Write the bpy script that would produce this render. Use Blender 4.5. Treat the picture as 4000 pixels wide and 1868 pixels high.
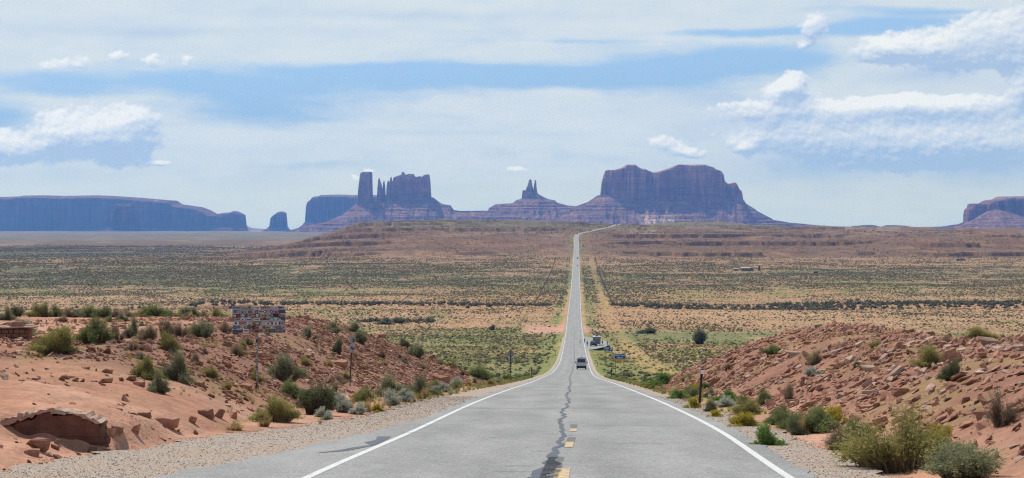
import bpy, bmesh, math, random
import numpy as np
from mathutils import Vector, Matrix
random.seed(7)
R = np.random.default_rng(11)
for o in list(bpy.data.objects):
    bpy.data.objects.remove(o)
S = bpy.context.scene
COL = S.collection
rad = math.radians
F = 7500.0                      # focal length in photo pixels (photo 4000 x 1868)
PX, PY = 2000.0, 870.0          # photo column straight ahead, photo row of eye level

# ------------------------------------------------------------------ camera
cam_d = bpy.data.cameras.new("camera")
cam = bpy.data.objects.new("camera", cam_d)
COL.objects.link(cam)
cam.location = (0, 0, 0)
cam.rotation_euler = (rad(90), 0, 0)
cam_d.sensor_width = 36
cam_d.lens = 36 * F / 4000
cam_d.shift_y = -(934 - PY) / 4000
cam_d.clip_start = 0.5
cam_d.clip_end = 90000
S.camera = cam

# ------------------------------------------------------------------ sun, exposure
SUN_AZ, SUN_EL = -36.0, 57.0
sv = Vector((math.sin(rad(SUN_AZ)) * math.cos(rad(SUN_EL)), math.cos(rad(SUN_AZ)) * math.cos(rad(SUN_EL)), math.sin(rad(SUN_EL))))
sd = bpy.data.lights.new("sun", 'SUN')
sd.energy = 4.2
sd.angle = rad(0.53)
sd.color = (1.0, 0.955, 0.89)
sun = bpy.data.objects.new("sun", sd)
sun.rotation_euler = sv.to_track_quat('Z', 'Y').to_euler()
sun.location = (0, 0, 60)
COL.objects.link(sun)
S.view_settings.view_transform = 'Standard'
S.view_settings.look = 'None'
S.view_settings.exposure = 0.0
S.view_settings.gamma = 1.0
S.cycles.use_denoising = True
S.cycles.denoiser = 'OPENIMAGEDENOISE'
S.cycles.denoising_input_passes = 'RGB_ALBEDO_NORMAL'
S.cycles.denoising_prefilter = 'NONE'
S.cycles.max_bounces = 4
S.cycles.diffuse_bounces = 2
S.cycles.glossy_bounces = 2
S.cycles.transmission_bounces = 3
S.cycles.volume_bounces = 0
S.cycles.transparent_max_bounces = 8
S.cycles.sample_clamp_indirect = 4.0
S.cycles.filter_width = 1.2

# ------------------------------------------------------------------ sky with clouds
class G:
    """small expression helper over shader math nodes"""
    def __init__(s, nt): s.nt = nt
    def lnk(s, sock, v):
        if isinstance(v, bpy.types.NodeSocket): s.nt.links.new(v, sock)
        else: sock.default_value = v
    def m(s, op, a, b=0.0, c=0.0, clamp=False):
        n = s.nt.nodes.new('ShaderNodeMath'); n.operation = op; n.use_clamp = clamp
        s.lnk(n.inputs[0], a); s.lnk(n.inputs[1], b); s.lnk(n.inputs[2], c)
        return n.outputs[0]
    def v(s, op, a, b=(0, 0, 0), c=(0, 0, 0), out=0):
        n = s.nt.nodes.new('ShaderNodeVectorMath'); n.operation = op
        s.lnk(n.inputs[0], a); s.lnk(n.inputs[1], b)
        if op == 'MULTIPLY_ADD': s.lnk(n.inputs[2], c)
        return n.outputs['Value'] if op in ('DOT_PRODUCT', 'LENGTH') else n.outputs[0]
    def noise(s, vec, scale, detail=4, rough=0.55, dist=0.0, col=False):
        n = s.nt.nodes.new('ShaderNodeTexNoise'); n.noise_dimensions = '3D'
        s.lnk(n.inputs['Vector'], vec)
        n.inputs['Scale'].default_value = scale; n.inputs['Detail'].default_value = detail
        n.inputs['Roughness'].default_value = rough; n.inputs['Distortion'].default_value = dist
        return n.outputs['Color' if col else 'Fac']
    def step(s, x, lo, hi, a=0.0, b=1.0):
        n = s.nt.nodes.new('ShaderNodeMapRange'); n.interpolation_type = 'SMOOTHSTEP'
        s.lnk(n.inputs[0], x); s.lnk(n.inputs[1], lo); s.lnk(n.inputs[2], hi); s.lnk(n.inputs[3], a); s.lnk(n.inputs[4], b)
        return n.outputs[0]
    def mix(s, f, a, b, blend='MIX'):
        n = s.nt.nodes.new('ShaderNodeMix'); n.data_type = 'RGBA'; n.blend_type = blend
        s.lnk(n.inputs[0], f)
        for k, x in ((6, a), (7, b)):
            if isinstance(x, bpy.types.NodeSocket): s.nt.links.new(x, n.inputs[k])
            else: n.inputs[k].default_value = (*x[:3], 1)
        return n.outputs[2]
    def blobs(s, P, lst):
        """sum of soft elliptic patches; (px, py, rx, ry, amp) in sky angles (hundredths of a degree written as photo units)"""
        acc = 0.0
        for (x, y, rx, ry, amp) in lst:
            d = s.v('MULTIPLY_ADD', P, (1 / rx, 1 / ry, 0), (-(x - PX) / rx, -(PY - y) / ry, 0))
            q = s.v('DOT_PRODUCT', d, d)
            e = s.m('POWER', math.exp(-1), q)
            acc = s.m('MULTIPLY_ADD', e, amp, acc)
        return acc

world = bpy.data.worlds.new("World")
S.world = world
world.use_nodes = True
wt = world.node_tree
wt.nodes.clear()
g = G(wt)
SKY_STRENGTH = 0.11
tc = wt.nodes.new('ShaderNodeTexCoord')
sky = wt.nodes.new('ShaderNodeTexSky')
sky.sky_type = 'NISHITA'
sky.sun_disc = False
sky.sun_elevation = rad(SUN_EL)
sky.sun_rotation = rad(SUN_AZ)
sky.altitude = 1600
sky.air_density = 1.0
sky.dust_density = 0.6
sky.ozone_density = 1.5
sx = wt.nodes.new('ShaderNodeSeparateXYZ'); wt.links.new(tc.outputs['Generated'], sx.inputs[0])
az = g.m('ARCTAN2', sx.outputs[0], sx.outputs[1])
el = g.m('ARCSINE', sx.outputs[2])
cx = wt.nodes.new('ShaderNodeCombineXYZ')
wt.links.new(g.m('MULTIPLY', az, F), cx.inputs[0]); wt.links.new(g.m('MULTIPLY', el, F), cx.inputs[1])
A0 = cx.outputs[0]                                   # sky angle, 1 unit = 1/7500 rad
# gentle warping of the sky angle
wv = g.noise(g.v('MULTIPLY', A0, (1 / 700, 1 / 260, 0)), 1.0, 5, 0.6, col=True)
A1 = g.v('MULTIPLY_ADD', g.v('SUBTRACT', wv, (0.5, 0.5, 0.5)), (320, 90, 0), A0)
str_n = g.noise(g.v('MULTIPLY', A1, (1 / 900, 1 / 130, 0)), 1.0, 6, 0.58)
fine_n = g.noise(g.v('MULTIPLY', A1, (1 / 260, 1 / 90, 0)), 1.0, 6, 0.6)
gaps = [(150, 320, 420, 42, .75), (820, 330, 420, 60, .95), (1000, 440, 330, 75, .95), (1500, 330, 420, 65, .8), (1500, 270, 420, 28, .7),
        (2150, 300, 480, 45, 1.25), (2650, 270, 380, 75, 1.1), (2980, 210, 240, 55, .9), (60, 470, 170, 60, .8),
        (2900, 125, 420, 17, 1.0), (3480, 120, 300, 34, 1.25), (3650, 70, 260, 12, .6), (3960, 285, 120, 25, .9), (3450, 55, 300, 12, .4),
        (1250, 650, 260, 22, .35), (250, 370, 260, 30, .4), (2300, 160, 380, 10, .4), (1950, 620, 420, 25, .25), (3150, 250, 120, 60, .35)]
shade = [(3450, 590, 420, 75, .75), (3850, 660, 330, 60, .6), (3250, 630, 260, 30, .4), (2900, 480, 300, 70, .25), (600, 130, 500, 25, .35),
         (1700, 55, 700, 18, .25), (2700, 390, 330, 40, .2), (3600, 300, 220, 40, .5), (1750, 520, 500, 14, .22), (250, 680, 300, 40, .2),
         (3100, 690, 260, 40, .4), (1000, 590, 300, 30, .15), (2450, 640, 420, 45, .12)]
gap = g.blobs(A1, gaps)
shd = g.blobs(A1, shade)
cover = g.m('ADD', g.m('SUBTRACT', g.m('MULTIPLY_ADD', str_n, 1.25, 0.10), gap), g.m('MULTIPLY', fine_n, 0.65))
cov = g.step(cover, 0.05, 1.0)
cov = g.m('MULTIPLY', cov, 0.90)
# clear blue overhead between streaks away from the view, so that daylight stays sunny
high = g.step(el, 0.16, 0.5)
cov = g.m('MULTIPLY', cov, g.m('SUBTRACT', 1.0, g.m('MULTIPLY', high, 0.72)))
skyc = g.v('MULTIPLY', sky.outputs[0], (0.92, 0.99, 1.10))
BLUE = g.mix(g.step(el, 0.01, 0.16), (1.25, 2.95, 5.85), skyc)
BLUE = g.mix(0.8, skyc, BLUE)
thin = g.mix(g.m('ADD', g.m('MULTIPLY', shd, 0.95), g.m('MULTIPLY', g.m('SUBTRACT', 0.60, g.m('MULTIPLY_ADD', fine_n, 0.6, g.m('MULTIPLY', str_n, 0.4))), 1.0), clamp=True), (6.45, 7.15, 7.45), (3.3, 4.75, 7.0))
base = g.mix(cov, BLUE, thin)
# heaped clouds: soft bodies broken into billows, white on the sunward crown, blue-grey at the base
heaps = [(440, 510, 175, 95, 1.15), (330, 560, 150, 90, .8), (530, 590, 110, 75, .75), (240, 520, 75, 60, .6), (90, 595, 120, 65, 1.0), (560, 470, 80, 50, .5), (10, 570, 80, 60, .6),
         (3090, 325, 62, 50, 1.05), (3050, 365, 95, 34, .75), (3995, 345, 85, 72, 1.3), (3350, 425, 300, 42, .75), (3700, 415, 240, 40, .75), (2960, 430, 220, 36, .55),
         (3300, 520, 430, 95, .75), (3750, 550, 400, 110, .95), (3500, 590, 420, 80, .5), (3000, 520, 260, 70, .35), (3450, 640, 300, 40, .4),
         (2665, 592, 70, 28, .95), (2570, 555, 60, 40, .62), (2900, 572, 55, 28, .9),
         (350, 255, 80, 44, .62), (480, 225, 72, 32, .62), (620, 245, 46, 30, .66), (735, 245, 52, 34, .72), (230, 268, 70, 26, .5),
         (3640, 190, 240, 62, 1.05), (3420, 205, 140, 44, .7), (3880, 120, 170, 85, 1.05), (3180, 115, 95, 55, .8), (3780, 265, 240, 55, .75), (3120, 190, 40, 22, .66), (3960, 220, 120, 70, .6),
         (1440, 668, 26, 15, .85), (1385, 690, 36, 16, .66), (2025, 660, 44, 12, .8), (640, 640, 40, 13, .66)]
heap_group = bpy.data.node_groups.new("heap_clouds", 'ShaderNodeTree')
heap_group.interface.new_socket("P", in_out='INPUT', socket_type='NodeSocketVector')
heap_group.interface.new_socket("D", in_out='OUTPUT', socket_type='NodeSocketFloat')
heap_group.interface.new_socket("S", in_out='OUTPUT', socket_type='NodeSocketFloat')
gi = heap_group.nodes.new('NodeGroupInput'); go = heap_group.nodes.new('NodeGroupOutput')
h = G(heap_group)
w2 = h.noise(h.v('MULTIPLY', gi.outputs[0], (1 / 170, 1 / 120, 0)), 1.0, 5, 0.6, col=True)
P2 = h.v('MULTIPLY_ADD', h.v('SUBTRACT', w2, (0.5, 0.5, 0.5)), (130, 70, 0), gi.outputs[0])
w3 = h.noise(h.v('MULTIPLY', gi.outputs[0], (1 / 46, 1 / 40, 0)), 1.0, 4, 0.6, col=True)
P3 = h.v('MULTIPLY_ADD', h.v('SUBTRACT', w3, (0.5, 0.5, 0.5)), (38, 26, 0), gi.outputs[0])
vor = heap_group.nodes.new('ShaderNodeTexVoronoi'); vor.feature = 'SMOOTH_F1'; vor.inputs['Smoothness'].default_value = 0.35
vor.inputs['Scale'].default_value = 1.0; vor.inputs['Detail'].default_value = 3.0; vor.inputs['Roughness'].default_value = 0.55; vor.inputs['Lacunarity'].default_value = 2.2; vor.normalize = True
heap_group.links.new(h.v('MULTIPLY', P3, (1 / 56, 1 / 42, 0)), vor.inputs['Vector'])
bil = h.m('SUBTRACT', 1.0, h.m('MULTIPLY', vor.outputs['Distance'], 1.5))
Sm = h.blobs(P2, heaps)
big = h.noise(h.v('MULTIPLY', gi.outputs[0], (1 / 210, 1 / 120, 0)), 1.0, 6, 0.55)
heap_group.links.new(h.m('ADD', h.m('ADD', Sm, h.m('MULTIPLY', h.m('SUBTRACT', bil, 0.5), 0.80)), h.m('MULTIPLY', h.m('SUBTRACT', big, 0.5), 0.9)), go.inputs[0])
heap_group.links.new(Sm, go.inputs[1])
def heap(P):
    n = wt.nodes.new('ShaderNodeGroup'); n.node_tree = heap_group
    wt.links.new(P, n.inputs[0]); return n.outputs[0], n.outputs[1]
d0, s0 = heap(A0)
d1, s1 = heap(g.v('ADD', A0, (-8, 13, 0)))
d2, s2 = heap(g.v('ADD', A0, (-15, 52, 0)))
ha = g.m('MULTIPLY', g.step(d0, 0.36, 0.66), g.step(s0, 0.12, 0.42))
lit = g.m('ADD', g.m('MULTIPLY', g.m('SUBTRACT', d0, d1), 1.25), g.m('MULTIPLY_ADD', g.m('SUBTRACT', s0, s2), 0.62, g.m('MULTIPLY_ADD', d0, -0.10, 0.38)), clamp=True)
hc = g.mix(lit, (3.35, 4.75, 6.9), (8.3, 8.6, 8.7))
final = g.mix(g.m('MULTIPLY', ha, 0.84), base, hc)
# below eye level: plain pale horizon colour
final = g.mix(g.step(el, -0.012, 0.002), (4.6, 5.9, 7.4), final)
low = g.m('POWER', math.exp(-1), g.m('DIVIDE', g.m('MAXIMUM', el, 0.0), 0.045))
lowc = g.v('SCALE', (-0.16, -0.05, 0.32)); wt.links.new(low, lowc.node.inputs['Scale'])
final = g.v('MULTIPLY', final, g.v('ADD', lowc, (1, 1, 1)))
bg = wt.nodes.new('ShaderNodeBackground')
bg.inputs['Strength'].default_value = SKY_STRENGTH
wt.links.new(final, bg.inputs['Color'])
wo = wt.nodes.new('ShaderNodeOutputWorld')
wt.links.new(bg.outputs[0], wo.inputs['Surface'])
world.cycles.sampling_method = 'MANUAL'
world.cycles.sample_map_resolution = 512

# ------------------------------------------------------------------ numeric helpers
def _h(ix, iy, seed):
    n = (ix.astype(np.int64) * 374761393 + iy.astype(np.int64) * 668265263 + seed * 1442695041) & 0xFFFFFFFF
    n = ((n ^ (n >> 13)) * 1274126177) & 0xFFFFFFFF
    n = n ^ (n >> 16)
    return (n & 0xFFFFFF).astype(np.float64) / 0xFFFFFF
def vn(x, y, seed=0):
    x = np.asarray(x, float); y = np.asarray(y, float)
    x, y = np.broadcast_arrays(x, y)
    ix = np.floor(x); iy = np.floor(y)
    fx = x - ix; fy = y - iy
    fx = fx * fx * fx * (fx * (fx * 6 - 15) + 10); fy = fy * fy * fy * (fy * (fy * 6 - 15) + 10)
    a = _h(ix, iy, seed); b = _h(ix + 1, iy, seed); c = _h(ix, iy + 1, seed); d = _h(ix + 1, iy + 1, seed)
    return a + (b - a) * fx + (c - a) * fy + (a - b - c + d) * fx * fy
def fbm(x, y, o=4, seed=0, gain=0.5):
    s = 0.0; a = 1.0; t = 0.0
    for k in range(o):
        s = s + a * vn(np.asarray(x) * 2 ** k + 17.3 * k, np.asarray(y) * 2 ** k - 9.1 * k, seed + k * 31); t += a; a *= gain
    return s / t
def ss(x, a, b):
    t = np.clip((np.asarray(x, float) - a) / (b - a), 0, 1)
    return t * t * (3 - 2 * t)
def pchip(xs, ys):
    xs = np.array(xs, float); ys = np.array(ys, float)
    hh = np.diff(xs); dl = np.diff(ys) / hh
    m = np.zeros(len(xs)); m[0] = dl[0]; m[-1] = dl[-1]
    for i in range(1, len(xs) - 1):
        if dl[i - 1] * dl[i] > 0:
            w1 = 2 * hh[i] + hh[i - 1]; w2_ = hh[i] + 2 * hh[i - 1]
            m[i] = (w1 + w2_) / (w1 / dl[i - 1] + w2_ / dl[i])
    def f(x):
        x = np.clip(np.asarray(x, float), xs[0], xs[-1])
        i = np.clip(np.searchsorted(xs, x, side='right') - 1, 0, len(xs) - 2)
        t = (x - xs[i]) / hh[i]
        t2 = t * t; t3 = t2 * t
        return (2 * t3 - 3 * t2 + 1) * ys[i] + (t3 - 2 * t2 + t) * hh[i] * m[i] + (-2 * t3 + 3 * t2) * ys[i + 1] + (t3 - t2) * hh[i] * m[i + 1]
    return f
def lerp(xs, ys):
    xs = np.array(xs, float); ys = np.array(ys, float)
    return lambda x: np.interp(x, xs, ys)
def smin(a, b, k):
    hh = np.clip(0.5 + 0.5 * (b - a) / k, 0, 1)
    return b + (a - b) * hh - k * hh * (1 - hh)
def smax(a, b, k): return -smin(-a, -b, k)

# ------------------------------------------------------------------ the lie of the land
_rz = [(-400, 22), (-100, 4.4), (0, -1.9), (28, -3.71), (44, -4.77), (68, -6.45), (101, -8.9), (169, -14.05), (244, -19.7), (348, -27.1), (423, -31.7),
       (482, -34.8), (590, -39.5), (750, -44.8), (950, -49.0), (1150, -50.5), (1450, -52.3), (1830, -51.9), (2330, -48), (2800, -35.8), (3280, -20.5),
       (3450, -15.6), (3650, -11.5), (3850, -8.2), (4000, -5.3), (4150, -3.3), (4400, -4), (4900, -22), (5600, -50), (9000, -56), (16000, -72), (23000, -130), (45000, -260)]
ZR = pchip([a for a, b in _rz], [b for a, b in _rz])
_rx = [(-400, -9), (0, -0.45), (28, .53), (44, 1.25), (68, 2.0), (101, 3.02), (169, 5.2), (244, 7.3), (348, 10.9), (423, 13.55), (482, 15.6), (590, 19.1), (750, 24.3),
       (950, 30.8), (1150, 37.6), (1450, 47.9), (1830, 60.8), (2330, 77.8), (2800, 94.1), (3240, 109.5), (3300, 114), (3360, 123), (3450, 140.8), (3650, 171.3),
       (3850, 198), (3990, 214), (4060, 224), (4120, 228), (4180, 222), (4240, 208), (4400, 190), (45000, 190)]
XC = pchip([a for a, b in _rx], [b for a, b in _rx])
toeL = lerp([0, 28, 38, 46, 60, 95, 150, 200, 260], [8.6, 8.4, 8.3, 8.0, 9.3, 10.2, 9.4, 8.0, 8.0])
toeR = lerp([0, 30, 60, 90, 115, 160], [6.9, 6.8, 6.6, 6.3, 5.9, 6.0])
gravL = lerp([0, 28, 36, 40, 46, 54, 80, 120, 200, 300, 700], [9.0, 8.6, 8.4, 7.9, 6.7, 5.9, 5.8, 5.4, 5.0, 4.7, 4.5])
gravR = lerp([0, 28, 45, 60, 120, 200, 700], [5.3, 5.1, 4.9, 4.6, 4.7, 4.8, 4.5])
aspL = lerp([0, 28, 36, 46, 60, 5000], [6.4, 5.75, 4.9, 4.25, 3.95, 3.9])
aspR = 3.92

def terrace(z, step, sharp, keep):
    k = np.floor(z / step); f = z / step - k
    c = keep * f + (1 - keep) * ss(f, 1 - sharp, 1.0)
    return (k + c) * step

def T(X, Y, detail=True):
    X = np.asarray(X, float); Y = np.asarray(Y, float)
    s = X - XC(Y); a = np.abs(s); zr = ZR(Y)
    # valley floor, road on a low embankment
    amp = np.interp(Y, [0, 200, 400, 900, 1400, 2300, 3000], [0.1, .3, .9, 2.0, 2.6, 2.2, 3.0])
    G_ = zr - 0.05 - 0.85 * ss(a, 4.4, 9.5) + amp * (fbm(X / 170, Y / 170, 4, 3) - 0.52) * 2 * ss(a, 9, 90)
    # banks of the wash on the valley floor
    wash = np.exp(-((Y - (1175 + 40 * (fbm(X / 160, 0 * X, 3, 21) - .5) * 2 + 0.02 * X)) / 22) ** 2) * ss(a, 25, 70)
    G_ = G_ - 2.6 * wash
    win = ss(X, -205, -188) * (1 - ss(X, -164, -150)) * (.6 + .8 * fbm(X / 9, 0 * X, 3, 27))
    G_ = G_ + 1.7 * win * ss(Y, 1166 + 6 * fbm(X / 12, 0 * X, 2, 28), 1171 + 6 * fbm(X / 12, 0 * X, 2, 28)) * (1 - ss(Y, 1190, 1290))
    near = Y < 420
    # left bank: gently falling shelf cut by the road
    n1 = fbm(X / 9, Y / 9, 4, 5) - 0.5
    PL = -2.6 + .30 * (1 - ss(Y, 55, 85)) - 0.32 * ss(Y, 90, 140) - 0.03 * Y - 0.0033 * np.maximum(0, Y - 148) ** 2 + 0.7 * n1 * ss(Y, 25, 60) + 0.25 * n1 - 0.004 * np.maximum(0, -X - 30) * ss(Y, 20, 90)
    ledge = 0.5 * (terrace(-s * 0.45 + 1.1 * (fbm(X / 5, Y / 5, 3, 8) - .5), 0.85, 0.35, 0.45) + 0.45 * -s)
    cutL = zr + 0.02 + np.maximum(0, 0.47 * (-s - toeL(Y))) + 0.35 * n1 * ss(-s - toeL(Y), 0, 3)
    hL = smin(PL, cutL, 0.9)
    PR = -0.62 - 0.054 * Y - 0.0042 * np.maximum(0, Y - 112) ** 2 + 0.62 * np.exp(-((X - 17.5) / 5.5) ** 2 - ((Y - 103) / 15) ** 2) + 0.7 * n1
    PR = PR - 0.5 * np.exp(-((X - 25) / 5) ** 2 - ((Y - 95) / 25) ** 2)
    cutR = zr + 0.02 + np.maximum(0, 0.5 * (s - toeR(Y))) + 0.4 * n1 * ss(s - toeR(Y), 0, 3)
    hR = smin(PR, cutR, 0.8)
    hill = np.where(s < 0, hL, hR)
    z = np.where(near, smax(G_, hill, 0.35), G_)
    flat = 1 - ss(a, np.where(s < 0, gravL(Y) + 0.2, gravR(Y) + 0.15), np.where(s < 0, gravL(Y) + 1.4, gravR(Y) + 1.3))
    z = np.where(near, z * (1 - flat) + (zr - 0.04) * flat, z)
    # far plateau
    u = ss(Y, 2250, 2700)
    left = ss(X + 60 * (fbm(X / 120, Y / 150, 3, 40) - .5), -470 + 0.0 * Y, -265)
    up = np.clip(zr + 50, 0, 80)
    topadd = 9.0 * ss(Y, 3300, 3950) * (1 - ss(X, 0, 260)) * ss(Y, 0, 1) - 0.016 * np.maximum(0, X - 250) * ss(Y, 3000, 4100) - 0.012 * np.maximum(0, X - 500) * ss(Y, 3000, 4100)
    topadd = np.where(Y > 4200, topadd * (1 - ss(Y, 4200, 4700)), topadd)
    bump = (fbm(X / 210, Y / 260, 5, 50) - .5) * 22 * ss(a, 40, 170) + (fbm(X / 45, Y / 60, 4, 51) - .5) * 8 * ss(a, 30, 90)
    hp = up * 1.0 + topadd + bump * ss(up, 1, 14)
    ht = terrace(hp + 300, 10.0, 0.016, 0.30) - 300
    ht = 0.12 * hp + 0.88 * ht
    ht = hp + (ht - hp) * ss(a, 25, 80) * np.maximum(.15 + .85 * ss(fbm(X / 230, Y / 170, 3, 55), .40, .56), ss(-X, 130, 240))
    plat = -50 + ht * left + (1 - left) * (2.0 * (fbm(X / 300, Y / 300, 3, 60) - .5))
    lowscarp = 9 * np.exp(-((Y - 4500 - 300 * (fbm(X / 500, 0 * X, 3, 61) - .5)) / 260) ** 2) * (1 - left)
    plat = plat + terrace(lowscarp, 3.0, 0.2, 0.3)
    farz = np.where(Y > 4700, np.minimum(zr, -50), -50)
    plat = np.where(Y > 4400, plat * (1 - ss(Y, 4400, 5600)) + (ZR(np.maximum(Y, 5600)) + 3 * (fbm(X / 700, Y / 700, 4, 62) - .5)) * ss(Y, 4400, 5600), plat)
    wroad = ss(a, 9, 45)
    far = (zr - 0.25 - 0.5 * ss(a, 4.5, 9)) * (1 - wroad) + plat * wroad
    far = np.where(Y > 4250, plat, far)
    z = z * (1 - u) + far * u
    # hollow before the sandstone ledge and the sand that runs up to its top
    zmax = zr + .03 + .14 * np.maximum(0, -s - 8.3)
    w1 = np.exp(-((X + 8.55) / 1.0) ** 4) * ss(Y, 30.5, 32.5) * (1 - ss(Y, 35.65, 35.85))
    z = z * (1 - w1) + np.minimum(z, zmax) * w1
    ltop = -4.13 + .98 * np.interp((X + 9.35) / 1.1, [0, .36, .66, .96, 1.3, 1.52, 1.66], [.45, .60, .68, .64, .55, .44, .40]) - .035
    w2_ = ss(Y, 35.8, 35.98) * (1 - ss(Y, 37.5, 40.5)) * ss(X, -10.1, -9.35) * (1 - ss(X, -7.6, -6.8))
    z = z * (1 - w2_) + np.maximum(z, ltop) * w2_
    if detail:
        rough = ss(-s - toeL(Y), -0.5, 2.5) * (s < 0) + ss(s - toeR(Y), -0.5, 2.0) * (s > 0)
        z = z + near * rough * (0.16 * (fbm(X / 1.3, Y / 1.3, 3, 70) - .5) + 0.05 * (vn(X / .3, Y / .3, 71) - .5))
    return z - np.where(a < aspL(Y) + .1, np.interp(Y, [0, 200, 1000, 4000], [.04, .08, .15, .3]), 0)

def ray(px, py, d0=12, d1=6000):
    """point of the land seen at a photo position"""
    d = np.exp(np.linspace(math.log(d0), math.log(d1), 3000))
    X = (px - PX) * d / F; zz = (PY - py) * d / F
    hit = np.nonzero(T(X, d) >= zz)[0]
    i = hit[0] if len(hit) else int(np.argmax(np.where(d > 40, T(X, d) / d, -9)))   # just past a crest: take the crest itself
    return float(X[i]), float(d[i]), float(T(X[i], d[i]))

# ------------------------------------------------------------------ mesh / object helpers
def newmesh(name, V, Fc, smooth=False):
    me = bpy.data.meshes.new(name)
    V = np.asarray(V, dtype=np.float32)
    if isinstance(Fc, np.ndarray):
        k = Fc.shape[1]; n = len(Fc)
        me.vertices.add(len(V)); me.vertices.foreach_set('co', V.ravel())
        me.loops.add(n * k); me.loops.foreach_set('vertex_index', Fc.astype(np.int32).ravel())
        me.polygons.add(n); me.polygons.foreach_set('loop_start', np.arange(0, n * k, k, dtype=np.int32))
        me.polygons.foreach_set('loop_total', np.full(n, k, dtype=np.int32))
        me.update(calc_edges=True)
    else:
        me.from_pydata([tuple(map(float, v)) for v in V], [], [tuple(f) for f in Fc]); me.update()
    me.polygons.foreach_set('use_smooth', np.full(len(me.polygons), smooth))
    return me
def obj(name, me, m=None, parent=None, loc=None):
    o = bpy.data.objects.new(name, me); COL.objects.link(o)
    if m is not None and me is not None and hasattr(me, 'materials') and len(me.materials) == 0: me.materials.append(m)
    if parent is not None: o.parent = parent
    if loc is not None: o.location = loc
    return o
def tag(o, label=None, cat=None, group=None, kind=None):
    if label: o['label'] = label
    if cat: o['category'] = cat
    if group: o['group'] = group
    if kind: o['kind'] = kind
    return o
def thing(name, loc, label, cat, rz=0.0, group=None):
    o = bpy.data.objects.new(name, None); COL.objects.link(o)
    o.location = loc; o.rotation_euler = (0, 0, rz); o.empty_display_size = 0.2
    return tag(o, label, cat, group)
def vcol(me, name, C, A=None):
    at = me.color_attributes.new(name, 'FLOAT_COLOR', 'POINT')
    c = np.ones((len(C), 4), np.float32); c[:, :3] = C
    if A is not None: c[:, 3] = A
    at.data.foreach_set('color', c.ravel())
class MB:
    """collects simple solids into one mesh"""
    def __init__(s): s.bm = bmesh.new(); s.mi = 0
    def _m(s, fs):
        for f in fs: f.material_index = s.mi
    def box(s, c, d, rot=None, taper=1.0, taper_x=None):
        hx, hy, hz = d[0] / 2, d[1] / 2, d[2] / 2
        vs = []
        for sz in (-1, 1):
            tx = (taper_x if taper_x is not None else taper) if sz > 0 else 1; ty = taper if sz > 0 else 1
            for a_, b_ in ((-1, -1), (1, -1), (1, 1), (-1, 1)):
                p = Vector((a_ * hx * tx, b_ * hy * ty, sz * hz))
                if rot is not None: p = rot @ p
                vs.append(s.bm.verts.new(p + Vector(c)))
        q = [(0, 3, 2, 1), (4, 5, 6, 7), (0, 1, 5, 4), (1, 2, 6, 5), (2, 3, 7, 6), (3, 0, 4, 7)]
        s._m([s.bm.faces.new([vs[i] for i in f]) for f in q]); return s
    def tube(s, p0, p1, r0, r1=None, n=10, cap=True):
        r1 = r0 if r1 is None else r1
        p0 = Vector(p0); p1 = Vector(p1); d = (p1 - p0).normalized()
        u = d.orthogonal().normalized(); w = d.cross(u)
        a = [s.bm.verts.new(p0 + r0 * (math.cos(t) * u + math.sin(t) * w)) for t in np.linspace(0, 2 * math.pi, n, endpoint=False)]
        b = [s.bm.verts.new(p1 + r1 * (math.cos(t) * u + math.sin(t) * w)) for t in np.linspace(0, 2 * math.pi, n, endpoint=False)]
        fs = [s.bm.faces.new((a[i], a[(i + 1) % n], b[(i + 1) % n], b[i])) for i in range(n)]
        if cap: fs += [s.bm.faces.new(a[::-1]), s.bm.faces.new(b)]
        s._m(fs); return s
    def prism(s, prof, x0, x1, top_in=None):
        """profile (y,z) extruded along x; top_in(z) pulls the sides in"""
        ti = top_in or (lambda z: 0.0)
        a = [s.bm.verts.new((x0 + ti(z), y, z)) for y, z in prof]
        b = [s.bm.verts.new((x1 - ti(z), y, z)) for y, z in prof]
        n = len(prof)
        fs = [s.bm.faces.new((a[i], a[(i + 1) % n], b[(i + 1) % n], b[i])) for i in range(n)]
        fs += [s.bm.faces.new(a[::-1]), s.bm.faces.new(b)]
        s._m(fs); return s
    def poly(s, pts):
        s._m([s.bm.faces.new([s.bm.verts.new(p) for p in pts])]); return s
    def build(s, name, m, parent=None, loc=None, bevel=0.0, smooth=False):
        bmesh.ops.recalc_face_normals(s.bm, faces=s.bm.faces)
        if bevel: bmesh.ops.bevel(s.bm, geom=list(s.bm.edges), offset=bevel, segments=2, affect='EDGES', profile=0.6, clamp_overlap=True)
        me = bpy.data.meshes.new(name); s.bm.to_mesh(me); s.bm.free()
        if smooth: me.polygons.foreach_set('use_smooth', np.full(len(me.polygons), True))
        for k in (m if isinstance(m, (list, tuple)) else [m]): me.materials.append(k)
        return obj(name, me, None, parent, loc)

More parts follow.
